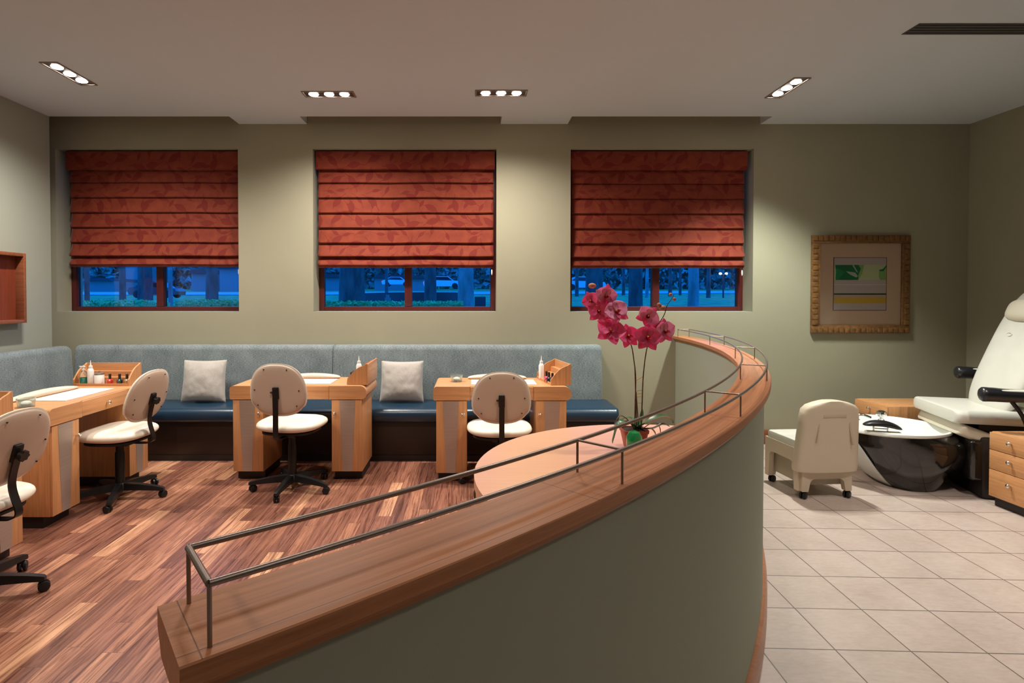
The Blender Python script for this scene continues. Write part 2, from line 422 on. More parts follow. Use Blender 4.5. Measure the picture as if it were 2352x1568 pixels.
# ------------------------------------------------------------------ roman shades
def shade(k, x0, x1, zb, label, cordside=1):
    root = empty('roman_shade', ((x0+x1)/2, 5.50, zb), 0, label, 'window shade', 'roman shades in the three windows')
    hw = (x1-x0)/2; H = WZ1-.012-zb
    # profile (offset toward the room, height); folds at the measured spacings
    zf = [0, .028, .115, .250, .400, .547, .696, .845, .985]
    prof = [(.004, 0.), (.020, .002), (.030, .008), (.032, .016)]
    for i in range(1, len(zf)-1):
        a, c = zf[i], zf[i+1]
        big = .016*(i < 3)
        prof += [(.000, a-.004), (.018+big, a-.010), (.028+big, a-.002), (.024+big, a+.022), (.012, a+(c-a)*.55), (.004, c-.012)]
    prof = [p for p in prof if p[1] < H-.02]+[(.0, H)]
    nx = 60; b = MB(); rows = []
    for (d, z) in prof:
        row = []
        for i in range(nx+1):
            x = -hw+.012+(2*hw-.024)*i/nx
            w = noise.noise(Vector((x*3.1+k*7, z*2.3, 0)))*.006+noise.noise(Vector((x*11+k*7, z*5, 3)))*.002
            zz = z+noise.noise(Vector((x*2.3+k*9, 2, 5)))*.006*(1 if z < H-.05 else 0)
            row.append((x, -d+w*.8, zz))
        rows.append(row)
    b.loft(rows, cap=False, closed=False)
    # underside return of the last fold
    b.loft([[(p[0], .012, p[2]+.004) for p in rows[0]], rows[0]], cap=False, closed=False)
    o = b.build('shade_fabric', M['shade'], root, ang=60)
    md = o.modifiers.new('th', 'SOLIDIFY'); md.thickness = .003; md.offset = -1
    b = MB(); rows = []
    for (d, z) in [(0., H), (.055, H), (.060, H-.01), (.058, H-.10), (.062, H-.172), (.055, H-.180), (0, H-.176)]:
        rows.append([(-hw+2*hw*i/40, -d+noise.noise(Vector((i*.35+k*4, z*4, 1)))*.002, z+(.002*math.sin(i*.4+k) if z < H-.15 else 0)) for i in range(41)])
    b.loft(rows, cap=False, closed=False)
    for s in (-1, 1):
        x = s*hw; b.add([(x, 0, H), (x, -.057, H), (x, -.060, H-.176), (x, 0, H-.176)], [(0, 1, 2, 3)])
    b.build('valance', M['shade'], root, ang=60)
    b = MB(); xx = hw-.012
    b.tube(catmull([(xx+.012, -.012, H-.17), (xx+.010, -.012, H*.6), (xx+.016, -.014, .25), (xx+.004, -.02, .12), (xx-.01, -.025, .0), (xx-.015, -.02, -.03)], 6), .0018, 6)
    b.build('cord', M['blackmetal'], root)
    b = MB(); b.lathe([(.002, 0), (.006, -.008), (.007, -.04), (.003, -.055)], (xx-.015, -.02, -.02), 10); b.build('cord_pull', M['plasticwhite'], root)
shade(0, -3.985, -2.28, 1.745, 'rust red leaf-patterned roman shade in the leftmost window, by the wood shadow box wall')
shade(1, -1.525, .235, 1.740, 'rust red leaf-patterned roman shade in the middle window, its bottom right corner curled up')
shade(2, .985, 2.722, 1.733, 'rust red leaf-patterned roman shade in the rightmost window, behind the pink orchid')

# ------------------------------------------------------------------ curved knee wall
SEG = 90
angs = [A0+(A1-A0)*i/SEG for i in range(SEG+1)]
def ring_sweep(b, prof, a_list, T=None):
    """prof: list of (r, z) closed, swept along the wall's arc"""
    b.loft([[(*arc(r, a), z) for r, z in prof] for a in a_list])
b = MB(); ring_sweep(b, [(RI+.028, 0), (RO-.028, 0), (RO-.028, 1.03), (RI+.028, 1.03)], [a+.30 if i == 0 else a for i, a in enumerate(angs)])
struct(b.build('wall_curved', M['curve']))
wl = [p for p in [(RI, 1.064), (RI, 1.040), (RI+.006, 1.034), (RI+.016, 1.026), (RI+.022, 1.016), (RI+.030, 1.014),
      (RO-.030, 1.014), (RO-.022, 1.016), (RO-.016, 1.026), (RO-.004, 1.034), (RO, 1.040), (RO, 1.062), (RO-.002, 1.064)]]
def mat_cap():
    m, nt, bb = newmat('wall_cap_wood'); g = NT(nt); x, y, z = g.sep(g.obj())
    dx = g.m('SUBTRACT', x, CW.x); dy = g.m('SUBTRACT', y, CW.y)
    r = g.m('SQRT', g.m('ADD', g.m('MULTIPLY', dx, dx), g.m('MULTIPLY', dy, dy))); a = g.m('ARCTAN2', dy, dx)
    n = g.noise(g.comb(g.m('MULTIPLY', r, 130.), g.m('MULTIPLY', a, 22.), g.m('MULTIPLY', z, 90.)), 1., 6, .62, .6)
    n3 = g.noise(g.comb(g.m('MULTIPLY', r, 9.), g.m('MULTIPLY', a, 9.), z), 1., 3)
    c = g.ramp(n, [(.25, (.29, .108, .044)), (.5, (.42, .172, .073)), (.75, (.54, .24, .108))])
    c = g.mix(g.m('MULTIPLY', n3, .35), c, (.40, .17, .085))
    top = g.m('GREATER_THAN', z, 1.0635)
    def ln(v, at, w): return g.m('LESS_THAN', g.m('ABSOLUTE', g.m('SUBTRACT', v, at)), w)
    lines = ln(r, RO-.019, .0007)
    joint = g.m('MULTIPLY', ln(g.m('FRACT', g.m('MULTIPLY', g.m('ADD', a, .0325), 1/.1396)), .5, .0012), top)
    endl = ln(a, math.radians(A0+.20), .00012)
    L = g.m('MULTIPLY', g.m('MAXIMUM', g.m('MAXIMUM', lines, joint), endl), top)
    c = g.mix(g.m('MULTIPLY', L, .75), c, (.06, .02, .01))
    nt.links.new(c, bb.inputs['Base Color']); nt.links.new(g.m('ADD', g.m('MULTIPLY', n, .15), .38), bb.inputs['Roughness'])
    bb.inputs['Specular IOR Level'].default_value = .25
    return m
M['wcap'] = mat_cap()
b = MB(); ring_sweep(b, wl, angs)
struct(b.build('trim_1', M['wcap'], ang=25))
# wooden end board of the wall
b = MB(); e0, e1 = A0+.12, A0+.32
for (z0, z1, i0, i1) in [(0, 1.014, .010, .014)]:
    b.loft([[(*arc(RI+i0, e1), z0), (*arc(RO-i1, e1), z0), (*arc(RO-i1, e0), z0), (*arc(RI+i0, e0), z0)],
            [(*arc(RI+i0, e1), z1), (*arc(RO-i1, e1), z1), (*arc(RO-i1, e0), z1), (*arc(RI+i0, e0), z1)]])
struct(b.build('trim_2', M['wcap']))
b = MB(); ring_sweep(b, [(RO-.028, 0), (RO-.008, 0), (RO-.008, .085), (RO-.014, .10), (RO-.028, .104)], [angs[0]+.3]+angs[1:])
struct(b.build('baseboard_curved', M['cap']))
b = MB(); ring_sweep(b, [(RI+.028, 0), (RI+.010, 0), (RI+.010, .085), (RI+.016, .10), (RI+.028, .104)], [angs[0]+.3]+angs[1:])
struct(b.build('baseboard_curved_inner', M['cap']))

# railing along the cap
root = empty('railing', (*arc(RM, -30), 1.064), 0, 'low gunmetal double-rod railing running along the top of the curved half wall', 'railing')
RR = [RI+.016, RO-.018]; ZR = 1.133
inv = Matrix.Translation(Vector(root.location)).inverted()
ra = [A0+.30+(A1-.9-A0-.30)*i/110 for i in range(111)]
for r in RR:
    b = MB(); b.tube([(*arc(r, a), ZR) for a in ra], .0043, 10, T=inv); b.build('rail', M['rail'], root)
PA = [ra[0], -44.84, -37.1, -28.93, -19.83, -10.4, ra[-1]]
for i, a in enumerate(PA):
    b = MB(); b.tube([(*arc(RR[0], a), ZR), (*arc(RR[1], a), ZR)], .0043 if i in (0,) else .0026, 10, T=inv); b.build('crossbar', M['rail'], root)
    for r in RR:
        b = MB(); b.tube([(*arc(r, a), 1.0641), (*arc(r, a), ZR)], .0026, 10, T=inv); b.build('post', M['rail'], root)

# ------------------------------------------------------------------ banquettes
def round_rect(x0, x1, z0, z1, r, n=5):
    """rounded rectangle; r = (bl, br, tr, tl)"""
    out = []
    for (cx, cz, rr, a) in [(x0+r[0], z0+r[0], r[0], PI), (x1-r[1], z0+r[1], r[1], 1.5*PI), (x1-r[2], z1-r[2], r[2], 0), (x0+r[3], z1-r[3], r[3], .5*PI)]:
        for i in range(n+1):
            t = a+(.5*PI)*i/n; out.append((cx+rr*math.cos(t), cz+rr*math.sin(t)))
    return out
def slab(b, prof, x0, x1, r, T, k=5):
    """profile extruded along x with softly rounded ends"""
    cy = sum(p[0] for p in prof)/len(prof); cz = sum(p[1] for p in prof)/len(prof)
    rings = []
    xs = [(x0+r*(1-math.cos(PI/2*i/k)), 1) for i in range(k+1)]
    def ring(x, ins): 
        out = []
        for y, z in prof:
            dy, dz = y-cy, z-cz
            L = math.hypot(dy, dz); s = max(0, (L-ins)/L); out.append((x, cy+dy*s, cz+dz*s))
        return out
    for i in range(k+1):
        t = PI/2*i/k; rings.append(ring(x0+r*(1-math.sin(t)) if False else x0+r*(1-math.cos(PI/2-t)) if False else x0+r-r*math.cos(t), r*(1-math.sin(t))))
    for i in range(k, -1, -1):
        t = PI/2*i/k; rings.append(ring(x1-r+r*math.cos(t), r*(1-math.sin(t))))
    b.loft(rings, T=T)
bq = empty('banquette', (-1.2, 5.10, 0), 0, 'long blue-grey upholstered banquette with navy seat along the window wall', 'banquette')
o0 = tr(1.2, -5.10, 0)
b = MB(); b.box(-3.33, 1.27, 4.845, 5.395, 0, .355, .004, T=o0); b.build('base', M['darkbase'], bq)
b = MB(); b.box(-3.33, 1.272, 4.838, 4.845, 0, .05, 0, T=o0); b.build('kick_strip', M['toe'], bq)
prof = round_rect(4.785, 5.26, .345, .470, (.04, .01, .01, .060), 6)
b = MB(); slab(b, prof, -3.34, 1.30, .035, o0); b.build('seat_cushion', M['vinyl'], bq)
for x0, x1 in [(-3.79, -1.323), (-1.317, 1.25)]:
    pr = [(y-(z-.46)*-.06, z) for y, z in round_rect(5.225, 5.372, .462, .985, (.01, .01, .035, .05), 5)]
    b = MB(); slab(b, pr, x0, x1, .022, o0); b.build('backrest', M['bq'], bq)
bq2 = empty('banquette', (-3.6, 3.0, 0), 0, 'blue-grey upholstered banquette along the left wall behind the manicure desks', 'banquette')
o1 = tr(3.6, -3.0, 0)
b = MB(); b.box(-3.93, -3.37, 1.6, 4.83, 0, .355, .004, T=o1); b.build('base', M['darkbase'], bq2)
Tl = o1 @ Matrix(((0, -1, 0, 0), (1, 0, 0, 0), (0, 0, 1, 0), (0, 0, 0, 1)))     # (x,y)->(-y,x)
prof = round_rect(3.32, 3.76, .345, .470, (.04, .01, .01, .060), 6)
b = MB(); slab(b, prof, 1.6, 4.77, .02, Tl); b.build('seat_cushion', M['vinyl'], bq2)
pr = [(y-(z-.46)*-.05, z) for y, z in round_rect(3.755, 3.895, .462, .985, (.01, .01, .035, .05), 5)]
b = MB(); slab(b, pr, 1.6, 5.215, .035, Tl); b.build('backrest', M['bq'], bq2)

# throw pillows
def pillow(x, y, z, w, h, rz, lean, label, seed):
    random.seed(seed); n = 34; b = MB(); grids = []
    for sg in (1, -1):
        rows = []
        for i in range(n+1):
            row = []
            for j in range(n+1):
                u, v = j/n*2-1, i/n*2-1
                u = math.copysign(abs(u)**.8, u); v = math.copysign(abs(v)**.8, v)
                px = u*w/2*(1-.055*(1-v*v))*(1-.02*v); pz = v*h/2*(1-.055*(1-u*u))
                d = (max(0, 1-abs(u)**2.6)*max(0, 1-abs(v)**2.6))**.55
                wr = noise.noise(Vector((px*9, pz*9, seed)))*.012*d+noise.noise(Vector((px*30, pz*22, seed+4)))*.004
                row.append((px, pz, sg*(.072*d*(1-.18*v)+.002)+wr))
            rows.append(row)
        b.loft(rows, cap=False, closed=False)
    bmesh.ops.remove_doubles(b.bm, verts=b.bm.verts, dist=.006)
    o = b.build('throw_pillow', M['pillow'], loc=(x, y, z), ang=70)
    o.rotation_euler = (PI/2-lean, 0, rz)
    tag(o, label, 'cushion', 'silver throw pillows on the banquette')
pillow(-2.475, 5.10, .668, .405, .390, .02, .14, 'silver-grey throw pillow on the banquette right of the leftmost desk', 3)
pillow(-.640, 5.10, .664, .405, .380, -.03, .14, 'silver-grey throw pillow on the banquette between the two desks facing the windows', 9)

# ------------------------------------------------------------------ manicure desks
def make_desk(label, loc, rz):
    root = empty('manicure_desk', loc, rz, label, 'desk', 'maple manicure desks')
    L, D, zt, ap = 1.07, .48, .75, .106
    # end blocks of the top with shaped ends
    lp = round_rect(-L/2, -L/2+.285, zt-ap, zt, (.012, .001, .001, .028), 6)
    rp = round_rect(L/2-.290, L/2, zt-ap, zt, (.001, .040, .052, .001), 8)
    b = MB(); b.prism(lp, -D/2, D/2); b.prism(rp, -D/2, D/2)
    b.box(-L/2+.285, L/2-.290, -D/2+.018, D/2, zt-.030, zt)
    b.box(-L/2+.285, L/2-.290, D/2-.02, D/2, zt-ap, zt-.030)
    b.build('desktop', M['maple'], root, ang=30)
    dr = MB(); dr.box(-L/2+.2875, L/2-.2925, -D/2+.001, -D/2+.017, zt-ap+.002, zt-.003, .002)
    dr.box(-L/2+.30, L/2-.305, -D/2+.017, D/2-.06, zt-ap+.012, zt-.032)
    d = dr.build('drawer', M['maple'], root)
    k = MB(); k.lathe([(.004, 0), (.005, .012), (.012, .016), (.013, .022), (.008, .028), (.001, .029)], (0, 0, 0), 14, T=tr(0, -D/2+.001, zt-.055) @ rot('X', PI/2))
    k.build('knob', M['nickel'], d)
    for s, x0, x1, kx in [(-1, -L/2+.022, -L/2+.262, 1), (1, L/2-.275, L/2-.035, -1)]:
        yf, yb = -D/2+.022, D/2-.05
        b = MB(); b.box(x0, x1, yf, yb, .075, zt-ap, .002); c = b.build('pedestal', M['maplez'], root)
        b = MB(); b.box(x0+.012, x1-.012, yf+.05, yb-.02, 0, .075); b.build('toe_kick', M['toe'], root, smooth=False)
        b = MB(); b.box(x0+.002, x1-.002, yf-.017, yf-.0005, .077, zt-ap-.006, .0015); dd = b.build('door', M['maplez'], c)
        xc = (x0+x1)/2-.006*kx; zb, z2 = .078, zt-ap-.007
        pts = []
        for i in range(13):
            t = i/12; w = .063-.022*(1-(t-.0)**1.0)**1.4*1.0 if False else .036+.027*t**1.4+(.004*math.sin(PI*t))
            pts.append((xc-w, zb+(z2-zb)*t))
        for i in range(12, -1, -1):
            t = i/12; w = .036+.027*t**1.4+(.004*math.sin(PI*t)); pts.append((xc+w, zb+(z2-zb)*t))
        b = MB(); b.prism(pts, yf-.0185, yf-.0165); b.build('inlay', M['steel'], dd, smooth=False)
        b = MB(); kz = .535
        b.lathe([(.004, 0), (.005, .012), (.012, .016), (.013, .022), (.008, .028), (.001, .029)], (0, 0, 0), 14,
                T=tr(x1-.030 if kx > 0 else x0+.030, yf-.0172, kz) @ rot('X', PI/2))
        b.build('knob', M['nickel'], dd)
    return root
D2 = (-1.353, 4.535, 0); D3 = (.243, 4.495, 0); D1 = (-2.835, 3.915, 0); D0 = (-2.745, 2.565, 0)
make_desk('maple manicure desk in front of the gap between left and middle windows', D2, 0)
make_desk('maple manicure desk nearest the big round table, below the right end of the middle window', D3, 0)
make_desk('maple manicure desk along the left banquette, whole, with bottles in its rack facing the camera', D1, PI/2)
make_desk('maple manicure desk cut off by the left picture edge, nearest to the camera', D0, PI/2)

def local_to(loc, rz, x, y, z):
    c, s = math.cos(rz), math.sin(rz); return (loc[0]+c*x-s*y, loc[1]+s*x+c*y, z)
# organisers: quarter-round ended rack
def make_rack(loc, rz, label, L=.44, d=.165, h=.165):
    """open front is local -Y, length along X"""
    root = empty('polish_rack', loc, rz, label, 'organizer', 'maple polish racks on the desks')
    side = [(-d/2, 0), (d/2, 0), (d/2, h), (d/2-.012, h)]
    for i in range(9):
        t = i/8; x = d/2-.030+(-d+.034)*t; z = (h-.012)-(h-.034)*(t**1.0)*.78-.02*math.sin(PI*t)*-1
        side.append((x, z))
    side.append((-d/2, .022))
    for s in (-1, 1):
        b = MB(); x = s*(L/2-.006); b.prism(side, x-.006, x+.006, 'x'); b.build('side_panel', M['maplez'], root, ang=30)
    b = MB(); b.box(-L/2+.012, L/2-.012, d/2-.010, d/2, 0, h, .001); b.build('back_panel', M['maple'], root)
    b = MB(); b.box(-L/2+.012, L/2-.012, -d/2, d/2-.010, 0, .008); b.box(-L/2+.012, L/2-.012, -d/2, -d/2+.008, .008, .020); b.build('bottom_shelf', M['maple'], root, smooth=False)
    for y, z in [(-.01, .052), (.035, .095)]:
        b = MB(); b.box(-L/2+.012, L/2-.012, y, d/2-.010, z, z+.007); b.box(-L/2+.012, L/2-.012, y, y+.006, 0.008, z); b.build('shelf', M['maple'], root, smooth=False)
    return root
def place(o, loc, rz=0.): o.location = loc; o.rotation_euler.z = rz
# rack local frames: on desks 2,3 the rack opens to the left (world -X)
R2 = local_to(D2, 0, .455, .030, .75); make_rack(R2, -PI/2, 'maple polish rack on the desk below the middle window gap, seen from its side')
R3 = local_to(D3, 0, .435, .025, .75); make_rack(R3, -PI/2+.16, 'maple polish rack on the desk nearest the round table', L=.40)
R1 = local_to(D1, PI/2, .455, .03, .75); R1 = (-2.885, 4.365, .75); make_rack(R1, 0, 'maple polish rack on the left wall desk, open toward the camera')
R0 = (-2.790, 3.00, .75); make_rack(R0, 0, 'maple polish rack at the left picture edge, on the nearest desk')

# bottles ------------------------------------------------------------------
def nail_polish(loc, mat, label, group='nail polish bottles on the desk racks', k=1.32):
    K = Matrix.Scale(k, 4)
    root = empty('nail_polish', loc, 0, label, 'nail polish', group)
    b = MB(); b.lathe([(.0145, 0), (.016, .004), (.016, .026), (.009, .032), (.006, .034)], n=16, T=K); b.build('bottle', mat, root)
    b = MB(); b.lathe([(.0072, .034), (.0072, .062), (.006, .063)], n=14, T=K); b.build('cap', M['black'], root)
def nozzle_bottle(loc, label, h=.13, r=.022):
    root = empty('nozzle_bottle', loc, 0, label, 'bottle', 'white nozzle bottles')
    b = MB(); b.lathe([(r*.95, 0), (r, .004), (r, h*.62), (r*.7, h*.72), (r*.5, h*.74)], n=20); b.build('bottle', M['plasticwhite'], root)
    b = MB(); b.lathe([(r*.62, h*.74), (r*.62, h*.84), (r*.3, h*.86), (.0015, h*1.1)], n=16); b.build('nozzle', M['plasticwhite'], root)
def pump_bottle(loc, label):
    root = empty('pump_bottle', loc, 0, label, 'bottle')
    b = MB(); b.lathe([(.022, 0), (.025, .004), (.025, .05), (.025, .055)], n=20); b.build('liquid', M['teal'], root)
    b = MB(); b.lathe([(.0255, .055), (.025, .08), (.012, .105), (.010, .11)], n=20); b.build('bottle', M['clear'], root)
    b = MB(); b.lathe([(.013, .11), (.013, .122), (.005, .124), (.005, .135)], n=14); b.box(-.030, .012, -.008, .008, .135, .144, .002); b.build('pump_head', M['plasticwhite'], root)
# on desk 1's rack (opening to the camera): a row in front and on the bottom shelf
yb = R1[1]-.165/2
pump_bottle((R1[0]-.158, yb+.034, .759), 'clear pump bottle half full of teal liquid in the left desk rack')
nozzle_bottle((R1[0]-.102, yb+.034, .759), 'white pointed nozzle bottle beside the teal pump bottle', .172, .023)
root = empty('cotton_jar', (R1[0]-.035, yb+.036, .759), 0, 'white jar with a grey lid between the nozzle bottle and the red polish', 'jar')
b = MB(); b.lathe([(.030, 0), (.034, .003), (.034, .074), (.031, .078)], n=24); b.build('jar', M['plasticwhite'], root)
b = MB(); b.lathe([(.034, .078), (.034, .088), (.026, .092), (.009, .094), (.009, .104), (.001, .107)], n=24); b.build('lid', M['trim'], root)
for dx, mt, lb in [(.052, 'redpolish', 'red nail polish bottle with black cap in the left desk rack'), (.128, 'greenpolish', 'dark teal nail polish bottle with black cap in the left desk rack'), (.186, 'goldpolish', 'clear gold nail polish bottle at the right end of the left desk rack')]:
    nail_polish((R1[0]+dx, yb+.030, .759), M[mt], lb)
# desk 2 rack: items stand at its open left side
for i, (dy, dx, mt, lb) in enumerate([(-.16, -.060, 'black', 'black nail polish nearest the camera in the middle desk rack'), (-.11, -.064, 'greenpolish', 'dark nail polish second from the front in the middle desk rack'),
                              (-.055, -.060, 'redpolish', 'red nail polish third from the front in the middle desk rack')]):
    nail_polish((R2[0]+dx, R2[1]+dy, .759), M[mt], lb)
nozzle_bottle((R2[0]-.052, R2[1]+.10, .759), 'white nozzle bottle rising behind the rack of the middle desk', .17, .023)
nozzle_bottle((R3[0]-.085, R3[1]+.11, .759), 'white nozzle bottle beside the rack nearest the round table', .175, .022)
for i, (dy, dx, mt, lb) in enumerate([(-.155, -.030, 'greenpolish', 'dark teal nail polish at the near corner of the rack nearest the round table'), (-.10, -.050, 'black', 'black nail polish in the middle of the rack nearest the round table'),
                              (-.045, -.062, 'pinkpolish', 'pink nail polish in the rack nearest the round table')]):
    nail_polish((R3[0]+dx, R3[1]+dy, .759), M[mt], lb)

def armrest(loc, rz, label, L=.40):
    out = superell(L/2, .040, 5, 40)
    b = MB(); b.cushion(out, .022, .010, p=4, q=.5, fn=lambda v: (v[0], v[1], max(v[2], -.008)+.008+.012*math.exp(-((v[0])/(L*.33))**2)*(1 if v[2] > 0 else 0)))
    o = b.build('hand_rest', M['offwhite'], loc=loc, rotz=rz, ang=60); tag(o, label, 'hand rest', 'padded hand rests on the desks')
armrest(local_to(D1, PI/2, -.02, .185, .75), PI/2-.04, 'cream padded hand rest at the banquette edge of the left wall desk', .58)
armrest(local_to(D2, 0, .0, .185, .75), 0, 'cream padded hand rest on the desk left of the second throw pillow', .46)
armrest(local_to(D3, 0, -.02, .185, .75), 0, 'cream padded hand rest on the desk nearest the round table', .50)
def mat_towel(loc, rz, label, L, W):
    b = MB(); b.box(-L/2, L/2, -W/2, W/2, 0, .004, .0015)
    o = b.build('towel', M['towel'], loc=loc, rotz=rz); tag(o, label, 'towel', 'white towels laid flat on the desks')
mat_towel(local_to(D1, PI/2, .0, -.005, .7505), PI/2, 'white towel laid flat on the left wall desk', .50, .25)
mat_towel(local_to(D2, 0, -.02, -.02, .7505), 0, 'white towel laid flat on the desk left of the second throw pillow', .50, .25)
mat_towel(local_to(D3, 0, .02, -.02, .7505), 0, 'white towel laid flat on the desk nearest the round table', .52, .25)
def dish(loc, label):
    root = empty('glass_dish', loc, 0, label, 'dish', 'small clear dishes on the desks')
    b = MB(); b.lathe([(.038, 0), (.044, .003), (.052, .055), (.049, .055), (.041, .006), (.001, .005)], n=24); b.build('bowl', M['clear'], root)
    b = MB(); b.ell((0, 0, .022), (.030, .030, .016)); b.build('cotton', M['towel'], root)
dish(local_to(D3, 0, -.36, .03, .75), 'small clear dish with white cotton, on the desk nearest the round table')
dish(local_to(D2, 0, -.40, .14, .75), 'small clear dish at the left end of the desk below the middle window gap')
dish(local_to(D1, PI/2, -.44, -.02, .75), 'small clear dish at the near end of the left wall desk')

# ------------------------------------------------------------------ task chairs (sitter looks to +Y)
def make_chair(label, loc, rz, dz=0., back_tilt=.10, seat_rot=0., star=0., knob=False, bz=.755):
    """loc = floor point below the column, rz of the star; seat_rot = facing"""
    root = empty('task_chair', loc, 0, label, 'chair', 'cream task chairs at the manicure desks')
    S = rot('Z', seat_rot)
    hz = .475+dz
    out = superell(.245, .225, 2.8, 44)
    def fseat(v):
        x, y, z = v
        if y > .1: z -= (y-.1)**2*.9
        z += -.010*math.exp(-(x*x+y*y)/.02)+(.05*x*x)
        return (x, y, z)
    b = MB(); b.cushion(out, .048, .040, T=S @ tr(0, .01, hz), p=4.5, q=.5, fn=fseat); b.build('seat', M['cream'], root, ang=60)
    b = MB(); b.prism(superell(.20, .18, 3, 30), hz-.052, hz-.038, 'z', T=S); b.box(-.06, .06, -.10, .10, hz-.085, hz-.052, .006, T=S)
    b.box(-.006, .006, -.05, .05, 0, 0.01, T=S @ tr(.12, 0, hz-.07)); b.build('seat_plate', M['black'], root)
    # back: pad in front, moulded shell behind
    def fo(x, y): return (x*(1-.10*(y/.19)-(.05 if y < -.12 else 0)), y)
    bo = superell(.212, .192, 2.5, 48, fo)
    TB = S @ tr(0, -.235, hz+bz-.475) @ rot('X', PI/2-back_tilt*-1)
    def fb(v): return (v[0], v[1], v[2]-.35*v[0]*v[0])
    b = MB(); b.cushion(bo, .004, .038, T=TB, p=5, q=.5, fn=fb); b.build('backrest', M['cream'], root, ang=60)
    bo2 = [(x*.955, y*.955) for x, y in bo]
    b = MB(); b.cushion(bo2, .016, .0, T=TB @ tr(0, 0, .004), p=7, q=.5, fn=fb); sh = b.build('back_shell', M['shell'], root, ang=60)
    for sx, sy in [(-.085, .150), (.085, .150), (-.165, .0), (.165, .0), (-.145, -.110), (.145, -.110)]:
        b = MB(); b.lathe([(.0045, 0), (.0045, .0035), (.002, .0045)], (0, 0, 0), 10, T=TB @ tr(sx, sy, .019-.35*sx*sx)); b.build('screw', M['black'], sh)
    # bracket and J-bar
    p = TB @ Vector((0, .02, .034)); q = TB @ Vector((0, -.17, .045))
    pts = [p, q, S @ Vector((0, -.262, hz-.03)), S @ Vector((0, -.235, hz-.062)), S @ Vector((0, -.18, hz-.070)), S @ Vector((0, -.02, hz-.070))]
    # keep bar a smooth flat strip
    p = TB @ Vector((0, -.03, .036)); cp = catmull([TB @ Vector((0, .015, .034)), p, q]+pts[2:], 6)
    b = MB(); X = S @ Vector((1, 0, 0)); rings = []
    for i, c_ in enumerate(cp):
        d = (cp[min(i+1, len(cp)-1)]-cp[max(i-1, 0)]).normalized(); nn = X.cross(d).normalized()
        rings.append([tuple(c_+X*sx*.019+nn*sy*.004) for sx, sy in ((-1, -1), (1, -1), (1, 1), (-1, 1))])
    b.loft(rings); b.build('support_bar', M['blackmetal'], root, ang=40)
    b = MB(); b.box(-.022, .022, -.060, .025, .014, .036, .004, T=TB); b.build('back_bracket', M['black'], root)
    if knob:
        b = MB(); kn = []
        for j in range(28):
            t = 2*PI*j/28; r = .024+.003*math.cos(7*t); kn.append((r*math.cos(t), r*math.sin(t)))
        b.prism(kn, .050, .072, 'z', T=TB @ tr(.0, -.02, 0)); b.tube([(0, -.02, .03), (0, -.02, .055)], .008, 8, T=TB); b.build('adjust_knob', M['black'], root)
    else:
        b = MB(); b.lathe([(.004, 0), (.007, .006), (.007, .016), (.003, .02)], (0, 0, 0), 10, T=TB @ tr(-.020, -.01, .03) @ rot('Y', -PI/2)); b.build('adjust_knob', M['black'], root)
    b = MB(); b.lathe([(.030, .10), (.031, .12), (.031, .33), (.026, .34), (.026, hz-.08)], n=20); b.build('column', M['black'], root)
    b = MB(); b.lathe([(.045, .062), (.048, .075), (.044, .105), (.034, .115)], n=20); b.build('hub', M['black'], root)
    for i in range(5):
        a = star+i*2*PI/5; Tt = rot('Z', a)
        rings = []
        for (x, w, z0, z1) in [(.03, .026, .062, .112), (.14, .023, .062, .104), (.24, .019, .058, .090), (.300, .017, .054, .078), (.310, .012, .056, .073)]:
            rings.append([(x, -w, z0), (x, w, z0), (x, w*.8, z1), (x, -w*.8, z1)])
        b = MB(); b.loft(rings, T=Tt); lg = b.build('leg', M['black'], root, ang=30)
        b = MB(); ca = a*1.7+i*1.1; Tc = Tt @ tr(.290, 0, 0) @ rot('Z', ca)
        for s in (-1, 1):
            b.lathe([(.004, 0), (.022, .001), (.0255, .005), (.0255, .014), (.020, .018), (.002, .018)], (0, 0, 0), 18, T=Tc @ tr(.012, 0, .0256) @ rot('X', PI/2) @ tr(0, 0, .003 if s > 0 else -.021))
        b.tube([(0, 0, .028), (0, 0, .062)], .007, 8, T=Tc); b.box(-.008, .026, -.003, .003, .022, .052, 0, T=Tc)
        b.build('caster', M['black'], lg)
    return root
d2r = math.radians
make_chair('cream task chair at the middle desk, directly left of the second throw pillow', (-1.345, 4.13, 0), 0, dz=.02, seat_rot=d2r(-7), star=d2r(-94), bz=.765)
make_chair('cream task chair facing the desk nearest the round table', (.215, 4.16, 0), 0, dz=-.022, seat_rot=d2r(1), star=d2r(18), bz=.745)
make_chair('cream task chair seen from the side, tucked at the left wall desk', (-2.52, 3.935, 0), 0, dz=.0, seat_rot=d2r(84), star=d2r(-70), knob=True, bz=.745, back_tilt=.28)
make_chair('cream task chair cut off at the left picture edge, nearest the camera', (-2.390, 2.605, 0), 0, dz=-.01, seat_rot=d2r(84), star=d2r(14.5), knob=True, bz=.745, back_tilt=.30)

# ------------------------------------------------------------------ half round table in the bend
tc = Vector((.868, 2.135)); tr_ = .856
out = []
for j in range(96):
    t = 2*PI*j/96; c, s = math.cos(t), math.sin(t)
    p = Vector((tc.x+tr_*c, tc.y+tr_*s)); v = p-CW
    if v.length > RI+.006: p = CW+v.normalized()*(RI+.006)
    out.append((p.x, p.y))
root = empty('round_table', (tc.x, tc.y, 0), 0, 'large maple half-round table built against the inside of the curved wall', 'table')
i_ = tr(-tc.x, -tc.y, 0)
b = MB(); b.prism(out, .712, .75, 'z', T=i_); b.build('tabletop', M['mapletop'], root, ang=30)
inn = [(tc.x+(x-tc.x)*.992, tc.y+(y-tc.y)*.992) for x, y in out]
b = MB(); b.prism(inn, .07, .712, 'z', T=i_); b.build('curved_front', M['maplez'], root, ang=30)
inn = [(tc.x+(x-tc.x)*.95, tc.y+(y-tc.y)*.95) for x, y in out]
